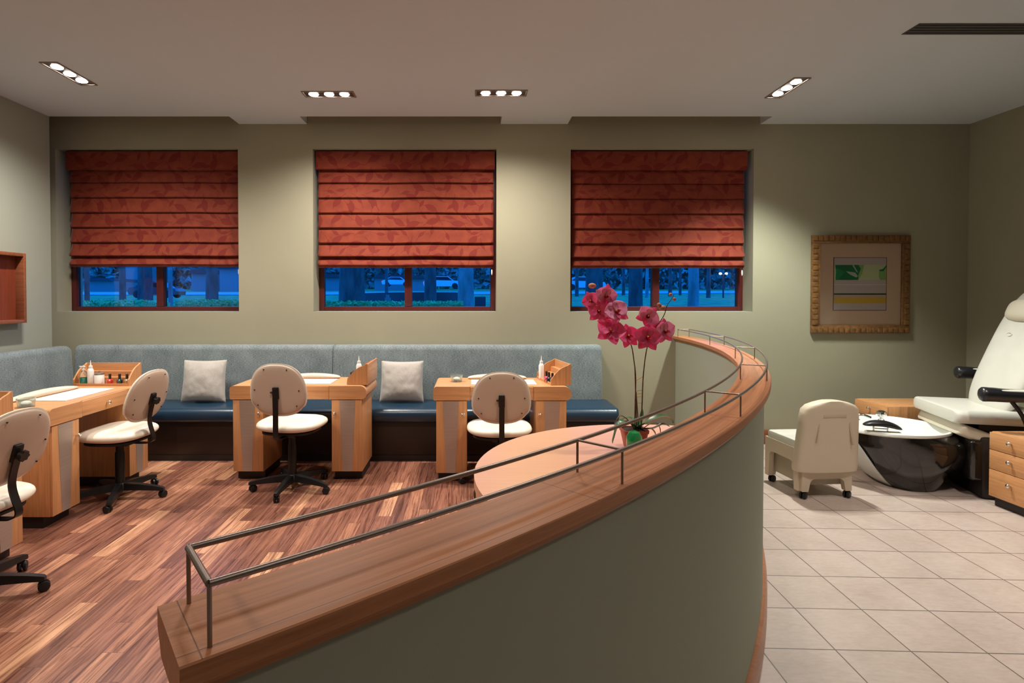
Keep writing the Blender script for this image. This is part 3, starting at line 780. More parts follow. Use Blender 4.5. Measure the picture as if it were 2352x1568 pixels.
b = MB(); b.prism(inn, 0, .07, 'z', T=i_); b.build('toe_kick', M['toe'], root, ang=30)

# ------------------------------------------------------------------ orchid
PX = .00197
def op(px, py, d=0.):     # a point in the plane of the plant, 2.50 m from the lens
    Y = 2.52+d
    return Vector(((px-1081.6)*Y/1265, Y, 1.44-(py-683.3)*Y/1265))
pc = Vector((.752, 2.53, .75))
orch = empty('potted_orchid', pc, 0, 'pink artificial orchid in a brick red pot on the half-round table', 'plant')
io = tr(-pc.x, -pc.y, -pc.z)
b = MB(); sq = lambda r: superell(r, r, 6, 24)
io2 = Matrix.Scale(.88, 4)
b.loft([[(x, y, 0) for x, y in sq(.046)], [(x, y, .082) for x, y in sq(.062)], [(x, y, .084) for x, y in sq(.066)], [(x, y, .098) for x, y in sq(.067)], [(x, y, .098) for x, y in sq(.060)], [(x, y, .086) for x, y in sq(.058)]], T=io2)
b.build('pot', M['pot'], orch, ang=50)
b = MB(); b.cushion(superell(.058, .058, 4, 24), .02, 0, T=io2 @ tr(0, 0, .084)); b.build('moss', M['moss'], orch)
s1 = catmull([op(1459, 985), op(1460, 930), op(1461, 870), op(1457, 830), op(1449, 790), op(1428, 770, -.01), op(1405, 745, -.01), op(1385, 712), op(1368, 685), op(1368, 668)], 6)
s2 = catmull([op(1474, 985), op(1476, 930), op(1478, 870), op(1483, 820), op(1490, 785), op(1500, 757), op(1515, 740), op(1526, 722), op(1533, 700), op(1543, 686), op(1548, 675)], 6)
for s in (s1, s2):
    b = MB(); b.tube(s, [.0032-.0018*i/len(s) for i in range(len(s))], 7, T=io); b.build('stem', M['stem'], orch)
b = MB(); b.tube([op(1464, 990), op(1459, 843)], .003, 7, T=io); b.build('cane', M['cane'], orch)
b = MB(); b.tube([op(1469, 990), op(1462, 900)], .0025, 7, T=io); b.build('cane', M['cane'], orch)
b = MB()
for py in (905, 912, 898, 926): b.tube([op(1462, py), op(1476, py-2+random.random()*3)], .0012, 6, T=io)
b.tube([op(1461, 875), op(1477, 865)], .0018, 6, T=io); b.build('tie', M['lipy'], orch)
def petal(L, W, cup, wave=.0, n=7, m=6):
    """petal lying along +Y, in XY plane, cupped"""
    rows = []
    for i in range(n+1):
        t = i/n; w = W*(math.sin(PI*min(1, t**.62*.97+.02)))**.75 if t < 1 else 0.0005
        w = max(w, .0006)
        row = []
        for j in range(m+1):
            u = j/m*2-1
            row.append((u*w, L*t, cup*(t*t)*L+.30*w*u*u+wave*math.sin(u*5+t*4)*.002))
        rows.append(row)
    return rows
def flower(px, py, size, yaw, pitch, roll, d=0., light=0):
    c = op(px, py, d); T = io @ tr(*c) @ rot('Z', yaw) @ rot('X', pitch) @ rot('Y', roll)   # faces -Y
    size *= 1.0; base = T @ rot('X', PI/2)      # local z -> -Y (toward the viewer)
    b = MB(); R = size/2
    for a, L, W, cup in [(0, 1.02, .42, .16), (2.5, 1.05, .42, .14), (-2.5, 1.05, .42, .14)]:
        b.loft(petal(R*L, R*W, cup), cap=False, closed=False, T=base @ rot('Z', a))
    b.mi = light
    for a in (1.28, -1.28):
        b.loft(petal(R*1.04, R*.66, .18, 1.), cap=False, closed=False, T=base @ tr(0, 0, .003) @ rot('Z', a))
    o = b.build('flower', [M['petal'], M['petallight']], orch, ang=80)
    md = o.modifiers.new('t', 'SOLIDIFY'); md.thickness = .0008
    b = MB()
    for a in (2.2, -2.2, PI): b.loft(petal(R*.34, R*.16, 1.0), cap=False, closed=False, T=base @ tr(0, -R*.02, .006) @ rot('Z', a) @ rot('X', .5))
    b.mi = 1; b.ell((0, R*.03, .012), (R*.08, R*.08, R*.12), 8, 5, T=base)
    b.build('lip', [M['lip'], M['lipy']], o, ang=80)
for a in [(1389, 679, .110, .25, .1, .2, -.02, 1), (1360, 690, .092, -.7, .1, -.5, .0, 0), (1377, 715, .110, -.35, -.1, .15, -.01, 0),
          (1413, 716, .125, .3, -.35, -.35, -.03, 1), (1403, 761, .135, -.15, -.45, .35, -.02, 0), (1441, 772, .115, .35, -.2, -.15, .0, 0),
          (1488, 725, .105, -.2, .15, .75, .0, 1), (1486, 775, .130, .1, -.15, .1, -.03, 0), (1524, 760, .118, .45, -.05, -.1, .0, 1),
          (1503, 757, .105, .3, .1, .6, .03, 0), (1396, 735, .100, .1, .25, .9, .03, 0)]:
    flower(*a)
for px, py, r, sx in [(1360, 656, .0125, 1.45), (1522, 707, .013, 1.3), (1514, 700, .010, 1.), (1549, 687, .0085, 1.), (1540, 676, .0080, 1.)]:
    b = MB(); b.ell(op(px, py), (r*sx, r, r), 12, 8, T=io); b.build('bud', M['bud'], orch)
b = MB()
for p0, p1 in [((1366, 660), (1374, 672)), ((1374, 672), (1380, 690)), ((1530, 705), (1533, 700))]: b.tube([op(*p0), op(*p1)], .0016, 6, T=io)
b.build('twig', M['stem'], orch)
def strap_leaf(pts, w, mat=M['leaf'], up=(0, 0, 1)):
    cp = catmull(pts, 6); b = MB(); n = len(cp); rings = []
    for i, c_ in enumerate(cp):
        t = i/(n-1); ww = w*math.sin(PI*min(.98, .12+t*.88))**.7
        d = (cp[min(i+1, n-1)]-cp[max(i-1, 0)]).normalized(); s = d.cross(Vector(up))
        s = s.normalized() if s.length > 1e-3 else Vector((1, 0, 0)); u = s.cross(d).normalized()
        rings.append([tuple(c_-s*ww+u*ww*.35), tuple(c_+u*.001), tuple(c_+s*ww+u*ww*.35), tuple(c_-u*.002)])
    b.loft(rings, T=io); b.build('leaf', mat, orch, ang=60)
strap_leaf([op(1462, 988), op(1492, 972, -.03), op(1525, 958, -.02), (1.0, 2.50, .905), (1.045, 2.48, .87)] and [op(1462, 985), op(1490, 970, -.03), op(1520, 957, -.03), op(1540, 961, -.03), op(1548, 972, -.03)], .022)
strap_leaf([op(1465, 985), op(1446, 972, -.05), op(1432, 968, -.08), op(1420, 980, -.09), op(1411, 1008, -.09), op(1408, 1019, -.09)], .016)
strap_leaf([op(1470, 985), op(1500, 985, -.04), op(1525, 975, -.05), op(1540, 980, -.05)], .012)
strap_leaf([op(1468, 985), op(1455, 965, .03), op(1438, 960, .05), op(1425, 968, .06)], .014)
strap_leaf([op(1470, 985), op(1475, 960, .02), op(1477, 940, .03)], .010)
strap_leaf([op(1478, 985), op(1500, 972, -.01), op(1515, 978, -.03), op(1519, 995, -.03)], .006, M['dryleaf'])
strap_leaf([op(1478, 985), op(1496, 985, -.06), op(1506, 995, -.08), op(1510, 1006, -.08)], .006, M['dryleaf'])
strap_leaf([op(1458, 985), op(1440, 962, -.02), op(1424, 956, -.03), op(1412, 978, -.03)], .004, M['dryleaf'])
b = MB(); b.lathe([(.028, 0), (.032, .004), (.034, .05), (.033, .078), (.024, .096), (.006, .103)], n=28)
o = b.build('glass_bottle', M['greenglass'], loc=(.722, 2.425, .75)); tag(o, 'small rounded green glass vessel standing in front of the orchid pot', 'vase')

# ------------------------------------------------------------------ framed picture
cxp, czp, S_ = 3.805, 1.570, .955
root = empty('framed_picture', (cxp, YB, czp), 0, 'square abstract print with green, lilac and yellow bands in a gilt bamboo frame', 'picture')
fw = .078
for (a0, a1, z0, z1, hor) in [(-S_/2, S_/2, S_/2-fw, S_/2, 1), (-S_/2, S_/2, -S_/2, -S_/2+fw, 1), (-S_/2, -S_/2+fw, -S_/2+fw, S_/2-fw, 0), (S_/2-fw, S_/2, -S_/2+fw, S_/2-fw, 0)]:
    b = MB(); b.box(a0, a1, -.034, -.002, z0, z1, .004)
    L = (a1-a0) if hor else (z1-z0); n = int(L/.052)
    for i in range(n):
        t = (i+.5)/n
        if hor:
            x = a0+L*t; zz0, zz1 = z0+.012, z1-.012
            if z0 > 0: zz0, zz1 = z0+.024, z1-.004
            else: zz0, zz1 = z0+.004, z1-.024
            b.box(x-L/n*.46, x+L/n*.46, -.041, -.030, zz0, zz1, .004)
        else:
            z = z0+L*t; x0, x1 = (a0+.004, a1-.024) if a0 < 0 else (a0+.024, a1-.004)
            b.box(x0, x1, -.041, -.030, z-L/n*.46, z+L/n*.46, .004)
    b.build('frame_side', M['gold'], root)
b = MB(); q = S_/2-fw
b.box(-q, q, -.014, -.004, -q, q); b.build('mat_board', P('peach_mat_board', (.92, .66, .47), .8), root, smooth=False)
# the print: flat coloured bands and shapes
PC = {k_: P('print_'+k_, c_, .7) for k_, c_ in dict(lilac=(.74, .62, .58), dkgreen=(.01, .24, .09), green=(.02, .38, .12), ltgreen=(.36, .60, .20), cream=(.72, .76, .45), grey=(.62, .70, .55), line=(.9, .78, .65), dline=(.01, .08, .01), peach=(.78, .56, .40), yellow=(.85, .55, .07), border=(.16, .06, .03)).items()}
names = list(PC); mats = [PC[k_] for k_ in names]
b = MB(); u0, u1, v0, v1 = 510., 1135., 480., 1105.; sc = .955/1170.
def art(poly, nm, d):
    b.mi = names.index(nm)
    pts = [((x-822)*sc, -.0145-d*.00025, (797-y)*sc) for x, y in poly]
    b.add(pts, [tuple(range(len(pts)))])
def rect(x0, x1, y0, y1, nm, d): art([(x0, y1), (x1, y1), (x1, y0), (x0, y0)], nm, d)
rect(500, 1142, 474, 1112, 'border', 0); rect(u0, u1, v0, v1, 'lilac', 1)
rect(u0, u1, 565, 745, 'cream', 2); art([(525, 745), (800, 745), (845, 670), (870, 565), (520, 565), (530, 650)], 'ltgreen', 3)
art([(530, 745), (800, 745), (800, 690), (830, 610), (800, 565), (522, 565), (538, 650)], 'dkgreen', 4)
art([(650, 640), (760, 655), (795, 700), (775, 715), (700, 680)], 'grey', 5); art([(725, 566), (745, 566), (795, 655), (780, 650)], 'grey', 5)
art([(535, 600), (640, 650), (560, 735), (530, 735)], 'green', 5)
art([(1048, 630), (1100, 620), (1128, 580), (1134, 745), (1060, 745), (1046, 700)], 'ltgreen', 4); art([(1048, 625), (1095, 612), (1134, 566), (1134, 590), (1100, 640), (1060, 640)], 'dkgreen', 5)
rect(u0, u1, 795, 806, 'line', 2); rect(u0, u1, 905, 922, 'dline', 2); rect(u0, u1, 922, 1030, 'peach', 2); rect(u0, u1, 955, 1025, 'yellow', 3)
b.build('print', mats, root, smooth=False)
b = MB(); b.add([(-q, -.021, -q), (q, -.021, -q), (q, -.021, q), (-q, -.021, q)], [(0, 1, 2, 3)]); b.build('picture_glass', M['glass'], root, smooth=False)

# ------------------------------------------------------------------ wooden shadow box on the left wall
root = empty('shadow_box', (XL, 4.40, 1.52), 0, 'red-brown wooden box shelf mounted on the left wall, cut off by the picture edge', 'wall shelf')
y0, y1, z0, z1, dp, t = -.40, .385, -.298, .302, .085, .028
for nm, bx in [('side_board', (0, dp, y0, y0+t, z0, z1)), ('side_board', (0, dp, y1-t, y1, z0, z1)), ('top_board', (0, dp, y0+t, y1-t, z1-t, z1)), ('bottom_board', (0, dp, y0+t, y1-t, z0, z0+t))]:
    b = MB(); b.box(bx[0]+.001, bx[1], *bx[2:], .002); b.build(nm, M['cherry'], root)
b = MB(); b.box(.001, .012, y0+t, y1-t, z0+t, z1-t); b.build('back_board', M['redwood'], root, smooth=False)

# ------------------------------------------------------------------ ceiling lights
def make_light(label, x, y, rz, spots=True, power=62., aim=(0, 0), cone=150, blend=1., tint=(1., .915, .82)):
    root = empty('downlight', (x, y, ZC), rz, label, 'ceiling light', 'three-lamp recessed ceiling lights')
    L, W = .43, .135
    b = MB(); t = .014
    b.box(-L/2, L/2, -W/2, -W/2+t, -.007, -.0005, .001); b.box(-L/2, L/2, W/2-t, W/2, -.007, -.0005, .001)
    b.box(-L/2, -L/2+t, -W/2+t, W/2-t, -.007, -.0005, .001); b.box(L/2-t, L/2, -W/2+t, W/2-t, -.007, -.0005, .001)
    b.build('trim_ring', M['trim'], root)
    b = MB(); b.box(-L/2+t, L/2-t, -W/2+t, W/2-t, -.003, -.0006); b.build('housing', M['recess'], root, smooth=False)
    for i in (-1, 0, 1):
        b = MB(); b.lathe([(.040, -.0031), (.036, -.008), (.026, -.012), (.010, -.014), (.001, -.0142)], (i*.128, 0, 0), 24); b.build('lamp', M['bulb'], root)
        if spots:
            ld = bpy.data.lights.new('lamp_light', 'SPOT'); ld.energy = power; ld.spot_size = math.radians(cone); ld.spot_blend = blend
            ld.shadow_soft_size = .035; ld.color = tint
            lo = bpy.data.objects.new('lamp_light', ld); COL.objects.link(lo); lo.parent = root; lo.location = (i*.128, 0, -.03)
            lo.rotation_euler = (aim[0], aim[1], 0)
    return root
make_light('three-lamp ceiling light at far left, running away from the camera, near the left wall', -3.037, 4.20, PI/2, power=70)
make_light('three-lamp ceiling light in front of the gap between left and middle windows', -1.18, 4.612, 0)
make_light('three-lamp ceiling light between the middle and right windows', .250, 4.585, 0)
make_light('three-lamp ceiling light at far right, running away from the camera, near the dark vent', 2.552, 4.48, PI/2, power=92, cone=105, blend=.6, tint=(.96, 1., .90))
for x, y, rz, pw in [(-2.6, 2.3, PI/2, 32), (-.9, 2.5, 0, 32), (1.1, 2.6, 0, 22), (3.1, 2.3, PI/2, 34), (-1.5, -.2, 0, 12), (1.5, -.2, 0, 12)]:
    make_light('three-lamp ceiling light of the row above and behind the camera', x, y, rz, power=pw, cone=120, blend=.8)
b = MB(); b.box(2.768, 4.50, 3.430, 3.570, ZC-.004, ZC-.0005)
for i in range(4): b.box(2.775, 4.49, 3.445+i*.033, 3.449+i*.033, ZC-.008, ZC-.004)
o = b.build('ceiling_vent', M['vent'], smooth=False); o.location = (0, 0, 0); tag(o, 'long dark slot air vent in the ceiling at upper right', 'vent')

# ------------------------------------------------------------------ pedicure cabinets
def cabinet(label, xf, y0, y1, depth, zt, open_top=False):
    root = empty('drawer_cabinet', (xf, (y0+y1)/2, 0), 0, label, 'cabinet', 'maple drawer cabinets beside the pedicure chair')
    hw = (y1-y0)/2
    b = MB(); b.box(.012, depth, -hw, hw, .065, zt, .002); b.build('body', M['maplez'], root)
    b = MB(); b.box(.03, depth-.02, -hw+.01, hw-.01, 0, .065); b.build('plinth', M['toe'], root, smooth=False)
    zs = [(.068, .253), (.257, .388), (.392, zt-.004)]
    for a, c in zs:
        b = MB(); b.box(-.006, .012, -hw+.001, hw-.001, a, c, .0015); d = b.build('drawer', M['mapley'], root)
        b = MB(); b.lathe([(.004, 0), (.005, .014), (.013, .018), (.014, .024), (.008, .030), (.001, .031)], (0, 0, 0), 14, T=tr(-.006, 0, a+(c-a)*.62) @ rot('Y', -PI/2)); b.build('knob', M['nickel'], d)
cabinet('maple three-drawer cabinet at the right picture edge, in front of the pedicure chair', 3.61, 3.50, 3.812, .45, .513)
cabinet('maple drawer cabinet behind the pedicure tub, near the back wall', 3.545, 4.67, 5.06, .55, .513)

# ------------------------------------------------------------------ pedicure chair and tub
PA_ = math.radians(-16)
O = (3.861, 4.207, 0)
pc_ = empty('pedicure_chair', O, PA_, 'white leather reclining pedicure chair with black armrests and foot tub', 'pedicure chair')
def tub_ring(z, front, back, hw, e=2.4, n=48, yc=-.02):
    cx_, l = (front+back)/2, (back-front)/2
    out = []
    for j in range(n):
        t = 2*PI*j/n; c, s = math.cos(t), math.sin(t)
        x = l*math.copysign(abs(c)**(2/e), c); y = hw*math.copysign(abs(s)**(2/e), s)
        tp = (x+l)/(2*l); y *= .70+.42*math.sin(PI*min(1, .22+tp*.70))*.75
        out.append((cx_+x, yc+y, z))
    return out
b = MB()
b.loft([tub_ring(0.0, -.66, -.28, .27, 2.6), tub_ring(.05, -.72, -.24, .30, 2.6), tub_ring(.14, -.81, -.19, .34, 2.6), tub_ring(.20, -.85, -.10, .35, 2.6), tub_ring(.28, -.91, -.07, .365, 2.6), tub_ring(.36, -.975, -.08, .37, 2.6), tub_ring(.392, -.99, -.12, .37), tub_ring(.415, -1.0, -.185, .37)], cap=False)
b.add(tub_ring(0.0, -.66, -.28, .27, 2.6), [tuple(range(48))])
b.build('tub_shell', M['gloss'], pc_, ang=50)
b = MB()
b.loft([tub_ring(.415, -1.005, -.185, .372), tub_ring(.425, -1.015, -.180, .382), tub_ring(.438, -1.01, -.182, .380), tub_ring(.442, -.995, -.195, .365), tub_ring(.434, -.965, -.205, .350),
        tub_ring(.40, -.86, -.225, .325), tub_ring(.30, -.82, -.26, .29), tub_ring(.22, -.78, -.30, .25), tub_ring(.20, -.74, -.34, .20)], cap=False)
b.add(tub_ring(.20, -.74, -.34, .20), [tuple(range(48))])
b.build('tub_basin', M['porcelain'], pc_, ang=50)
# white prow band running down the front of the shell
b = MB(); rg = []
for z, f_ in [(0.005, -.665), (.05, -.727), (.16, -.827), (.28, -.917), (.38, -.992), (.415, -1.006)]:
    ring = tub_ring(z, f_-.004, -.25, {0.005: .275, .05: .305, .16: .350, .28: .370, .38: .375, .415: .375}[z])
    sel = [p for p in ring]
    k0 = 24
    rg.append([ring[(k0+j) % 48] for j in range(-6, 7)])
b.loft(rg, cap=False, closed=False); o = b.build('prow_band', M['porcelain'], pc_, ang=60)
md = o.modifiers.new('t', 'SOLIDIFY'); md.thickness = .008; md.offset = 0
# deck with tap handles
b = MB(); b.cushion(superell(.085, .17, 3, 30), .030, 0, T=tr(-.93, -.03, .436)); b.build('tap_deck', M['porcelain'], pc_)
for hx, hy in [(-.90, -.10), (-.59, .06)]:
    b = MB(); b.lathe([(.026, .44), (.024, .455), (.014, .462), (.014, .475), (.032, .482), (.038, .500), (.033, .520), (.018, .530), (.001, .532)], (hx, hy, 0), 20); b.build('tap_handle', M['chrome'], pc_)
b = MB(); b.tube(catmull([(-.78, .0, .45), (-.78, .0, .488), (-.74, -.01, .497), (-.69, -.015, .480)], 5), .012, 10); b.lathe([(.022, .448), (.022, .460), (.012, .465)], (-.78, 0, 0), 16); b.build('spout', M['chrome'], pc_)
# foot pad on the rim
root2 = MB(); root2.cushion(superell(.130, .045, 2.6, 30), .024, .022, T=tr(-.73, -.335, .502) @ rot('Z', .10) @ rot('Y', .10), fn=lambda v: (v[0], v[1], v[2]-v[0]*v[0]*1.5))
fp = root2.build('foot_pad', M['black'], pc_, ang=60)
b = MB(); b.box(-.84, -.62, -.36, -.325, .440, .447, .002); b.tube([(-.79, -.34, .445), (-.79, -.34, .49)], .006); b.tube([(-.70, -.34, .445), (-.70, -.34, .495)], .006); b.tube([(-.79, -.34, .465), (-.70, -.34, .465)], .004); b.build('pad_bracket', M['chrome'], fp)
# dark body under the seat
b = MB(); b.box(-.185, .10, -.33, .30, .12, .418, .03, seg=3); b.build('body', M['gloss'], pc_)
b = MB(); b.box(-.12, .55, -.34, .34, .0, .44, .02); b.build('pedestal', M['toe'], pc_)
b = MB(); b.cushion(superell(.36, .29, 2.4, 40), .014, .012, T=tr(.20, -.06, .455)); b.build('seat_turntable', P('silver_grey_plate', (.25, .24, .25), .25, metal=.6), pc_)
b = MB(); b.box(-.10, .45, -.25, .25, .462, .528, .01); b.build('seat_frame', M['black'], pc_)
# seat cushion
def soft_box(b, x0, x1, y0, y1, z0, z1, r, T=None, fn=None, seg=5):
    pr = round_rect(y0, y1, z0, z1, (r, r, r, r), 5)
    tmp = MB(); slab(tmp, pr, x0, x1, r, tr(0, 0, 0), k=seg)
    for v_ in tmp.bm.verts:
        c_ = v_.co
        if fn: c_ = Vector(fn(c_))
        v_.co = (T @ c_) if T is not None else c_
    me = bpy.data.meshes.new('tmp'); tmp.bm.to_mesh(me); b.bm.from_mesh(me); bpy.data.meshes.remove(me); tmp.bm.free()
b = MB(); soft_box(b, -.27, .30, -.335, .335, .526, .622, .042); b.build('seat', M['white'], pc_, ang=60)
b = MB(); soft_box(b, -.01, .26, -.31, .31, -.048, .040, .03, T=tr(-.225, 0, .485) @ rot('Y', .36)); b.build('leg_pad', M['offwhite'], pc_, ang=60)
# backrest
TBk = tr(.02, 0, .60) @ rot('Y', math.radians(21))
bo = []
for j in range(64):
    t = 2*PI*j/64; c, s = math.cos(t), math.sin(t); e = 3.4
    y = .30*math.copysign(abs(c)**(2/e), c); z = .53*math.copysign(abs(s)**(2/e), s)
    y *= 1-.12*max(0, z/.5)**2
    bo.append((y, z))
TB2 = TBk @ tr(.055, 0, .49) @ Matrix(((0, 0, -1, 0), (1, 0, 0, 0), (0, 1, 0, 0), (0, 0, 0, 1)))
b = MB(); b.cushion(bo, .050, .055, T=TB2, p=6, q=.5, fn=lambda v: (v[0], v[1], v[2]-.004*math.cos(v[1]*40)*(1 if v[2] > .04 else 0))); bk = b.build('backrest', M['white'], pc_, ang=60)
b = MB(); b.cushion(superell(.215, .090, 3.2, 36), .045, .01, T=TBk @ tr(0.004, 0, .80) @ Matrix(((0, 0, -1, 0), (1, 0, 0, 0), (0, 1, 0, 0), (0, 0, 0, 1)))); b.build('headrest', M['offwhite'], pc_, ang=60)
b = MB(); ring = [(0, .030*math.cos(t*PI/12)-.0, .014*math.sin(t*PI/12)) for t in range(25)]
b.tube([(0.0, y, z) for _, y, z in ring], .0022, 6, T=TBk @ tr(.003, .06, .60)); b.build('emblem', M['offwhite'], bk)
for zq in (.50, .54): pass
# armrests
def arm(y, z, x0, x1, rz, cut):
    T = tr(x0, y, z) @ rot('Z', rz)
    L = x1-x0
    pts = catmull([(0, 0, -.035), (.08, 0, -.035), (.20, 0, -.038), (L, 0, -.030)], 6)
    b = MB(); rings = []
    for i, p in enumerate(pts):
        t = i/(len(pts)-1); k = .35+.65*min(1, math.sin(min(1, t*7+.15)*PI/2)); w = .048*k; h = .052*k*(1-.15*t)
        rings.append([(p[0], p[1]+w*math.cos(a_*PI/8), p[2]+h*math.sin(a_*PI/8)) for a_ in range(16)])
    b.loft(rings, T=T); a1 = b.build('armrest', M['vinylblack'], pc_, ang=60)
    b = MB(); b.cushion(superell(L/2-.02, .036, 4, 30), .012, .012, T=T @ tr(L/2+.01, 0, -.004)); b.build('arm_pad', M['white'], a1, ang=60)
    b = MB(); b.tube(catmull([T @ Vector((.17, 0, -.06)), (x0+.24, y*.985, z-.16), (x0+.24+.04, y*.97, .55), (x0+.24+.06, y*.95, .47)], 6), .013, 10); b.build('arm_support', M[cut], a1)
M['vinylblack'] = P('black_arm_vinyl', (.012, .012, .016), .3, spec=.6)
arm(-.452, .803, -.20, .40, 0, 'blackmetal')
arm(.440, .850, .08, .62, 0, 'chrome')

# ------------------------------------------------------------------ technician stool
st = empty('technician_stool', (2.535, 4.10, 0), d2r(4), 'low beige moulded stool with backrest on casters beside the foot tub', 'stool')
# back shell (faces the camera): tall rounded panel
def bo_fn(z):   # half width against height
    t = (z-.20)/(.712-.20); return .236-.034*t
zs = [.20, .205, .23, .32, .42, .52, .60, .65, .68, .70, .709, .712]
rings = []
for z in zs:
    w = bo_fn(z)
    if z > .62: w *= max(.25, math.sqrt(max(0, 1-((z-.62)/.0945)**2.6)))
    if z < .22: w -= (.22-z)*.5
    lean = -.045*(z-.2)/.5
    d0 = .055 if z < .69 else .045
    pr = []
    for j in range(32):
        t = 2*PI*j/32; c, s = math.cos(t), math.sin(t); e = 4.
        x = w*math.copysign(abs(c)**(2/e), c); y = d0*math.copysign(abs(s)**(2/e), s)
        y += .25*x*x
        pr.append((x, -.165+lean+y, z))
    rings.append(pr)
b = MB(); b.loft(rings); b.build('back_shell', M['beige'], st, ang=45)
b = MB(); b.box(-.085, .085, -.2, -.19, .598, .622, .004, T=tr(0, -.058, 0)); b.prism([(.098, .60), (.112, .60), (.150, .40), (.140, .40)], -.248, -.238); b.prism([(-.098, .60), (-.106, .60), (-.128, .42), (-.124, .42)], -.248, -.238); b.build('grip_recess', P('recess_shade_tan', (.50, .40, .29), .5), st)  # recess and grooves drawn as flat slabs, their shade put into the darker tan
# lower body with arched feet
def arch(w, h, leg, top, r=.04):
    pts = [(-w, 0), (-w+.0, top), (w, top), (w, 0), (w-leg+.01, 0)]
    for i in range(7):
        t = PI/2*i/6; pts.append((w-leg-r+r*math.cos(t), h-r+r*math.sin(t)))
    for i in range(7):
        t = PI/2+PI/2*i/6; pts.append((-w+leg+r+r*math.cos(t), h-r+r*math.sin(t)))
    pts.append((-w+leg-.01, 0)); return pts
for y0, y1 in [(-.185, -.145)]:
    b = MB(); b.prism([(x*1., z+.055) for x, z in arch(.185, .09, .055, .19)], y0, y1); b.build('front_panel', M['beige'], st, ang=35)
b = MB(); b.prism([(x*1., z+.055) for x, z in arch(.185, .09, .055, .30)], .195, .232); b.build('front_panel', M['beige'], st, ang=35)
for s in (-1, 1):
    b = MB(); b.prism([(y+.035, z+.055) for y, z in arch(.196, .20, .055, .30)], s*.185-.018, s*.185+.018, 'x'); b.build('side_panel', M['beige'], st, ang=35)
b = MB(); b.box(-.150, .150, -.14, .21, .09, .34); b.build('inner_box', P('stool_box_beige', (.42, .37, .27), .6), st, smooth=False)
b = MB(); soft_box(b, -.195, .195, -.15, .225, .350, .410, .026); b.build('seat', M['white'], st, ang=60)
for x, y in [(-.165, -.165), (.165, -.165), (-.160, .205), (.160, .205)]:
    b = MB()
    T = tr(x, y, .0262) @ rot('Z', .5)
    for s in (-1, 1):
        b.lathe([(.004, 0), (.022, .001), (.026, .005), (.026, .015), (.020, .019), (.002, .019)], (0, 0, 0), 18, T=T @ rot('X', PI/2) @ tr(0, 0, .002 if s > 0 else -.021))
    b.tube([(x, y, .03), (x, y, .058)], .007); b.build('caster', M['black'], st)

# ------------------------------------------------------------------ outdoors at dusk
G = {}
G['grass'] = P('dusk_grass', (.12, .34, .12), .95, var=(3., .5, (1, 1, 1)))
G['road'] = P('pale_road', (.50, .50, .48), .9)
G['bark'] = P('palm_bark', (.10, .10, .10), .95, var=(8., .5, (1, 1, .3)), bump=(20, 1.))
G['pale'] = P('pale_bark', (.30, .30, .30), .95, var=(8., .4, (1, 1, .3)), bump=(20, 1.))
G['hedge'] = P('hedge_leaf', (.26, .62, .24), .8, var=(40., .6, (1, 1, 1)))
G['crown'] = P('tree_leaf', (.20, .27, .24), .9, var=(5., .6, (1, 1, 1)))
G['stone'] = P('dark_low_wall', (.06, .06, .07), .9)
G['house'] = P('white_house', (.26, .27, .28), .8)
G['carbody'] = P('white_car_paint', (.70, .70, .72), .3, coat=.5)
G['cardark'] = P('dark_car_paint', (.05, .05, .06), .3, coat=.5)
G['carglass'] = P('car_glass', (.02, .02, .025), .1)
G['lamp'] = emis('street_lamp_glow', (1., .95, .8), 30.)
G['tail'] = emis('tail_lamp_glow', (1., .02, .08), .9)
def gz(Y): return 1.06+(Y-6.5)*.0275
b = MB(); b.loft([[(-70, y, gz(y)), (70, y, gz(y))] for y in (6.0, 12, 20, 30, 45, 70)], cap=False, closed=False)
tag(b.build('ground', G['grass'], smooth=False), 'dusk-lit grass rising away beyond the windows', 'lawn', kind='structure')
b = MB(); b.loft([[(x, 25+.06*abs(x)+2.*math.sin(x*.08), gz(25+.06*abs(x)+2.*math.sin(x*.08))+.02), (x, 32+.06*abs(x)+2.*math.sin(x*.08), gz(32+.06*abs(x)+2.*math.sin(x*.08))+.02)] for x in range(-50, 51, 4)], cap=False, closed=False)
tag(b.build('road', G['road'], smooth=False), 'pale curving road beyond the lawn', 'road', kind='structure')
def wpt(px, Y): return (px-1081.6)/1265*Y
def hedge(px0, px1, Y, h, label, dep=.8):
    x0, x1 = wpt(px0, Y), wpt(px1, Y); random.seed(int(px0)); b = MB(); z0 = gz(Y)-.3
    b.box(x0, x1, Y, Y+dep, z0, h-.03)
    n = int((x1-x0)*900)
    for i in range(n):
        x = random.uniform(x0, x1); s = random.uniform(.018, .04)
        if random.random() < .5: p = Vector((x, Y-random.uniform(-.01, .03), random.uniform(z0+.2, h)))
        else: p = Vector((x, random.uniform(Y, Y+dep), h-.03+random.uniform(-.01, .03)))
        T = tr(*p) @ Matrix.Rotation(random.uniform(0, 6), 4, Vector((random.random(), random.random(), random.random()+.1)).normalized())
        b.add([(-s, 0, 0), (0, -s*.5, 0), (s, 0, 0), (0, s*.5, 0)], [(0, 1, 2, 3)], T)
    o = b.build('hedge', G['hedge'], smooth=False); tag(o, label, 'hedge', 'clipped hedges outside the windows')
hedge(150, 322, 8.0, 1.395, 'clipped hedge outside the left half of the leftmost window')
hedge(400, 560, 8.0, 1.400, 'clipped hedge outside the right half of the leftmost window')
hedge(740, 1062, 8.6, 1.375, 'clipped hedge outside the middle window, in front of the low dark wall')
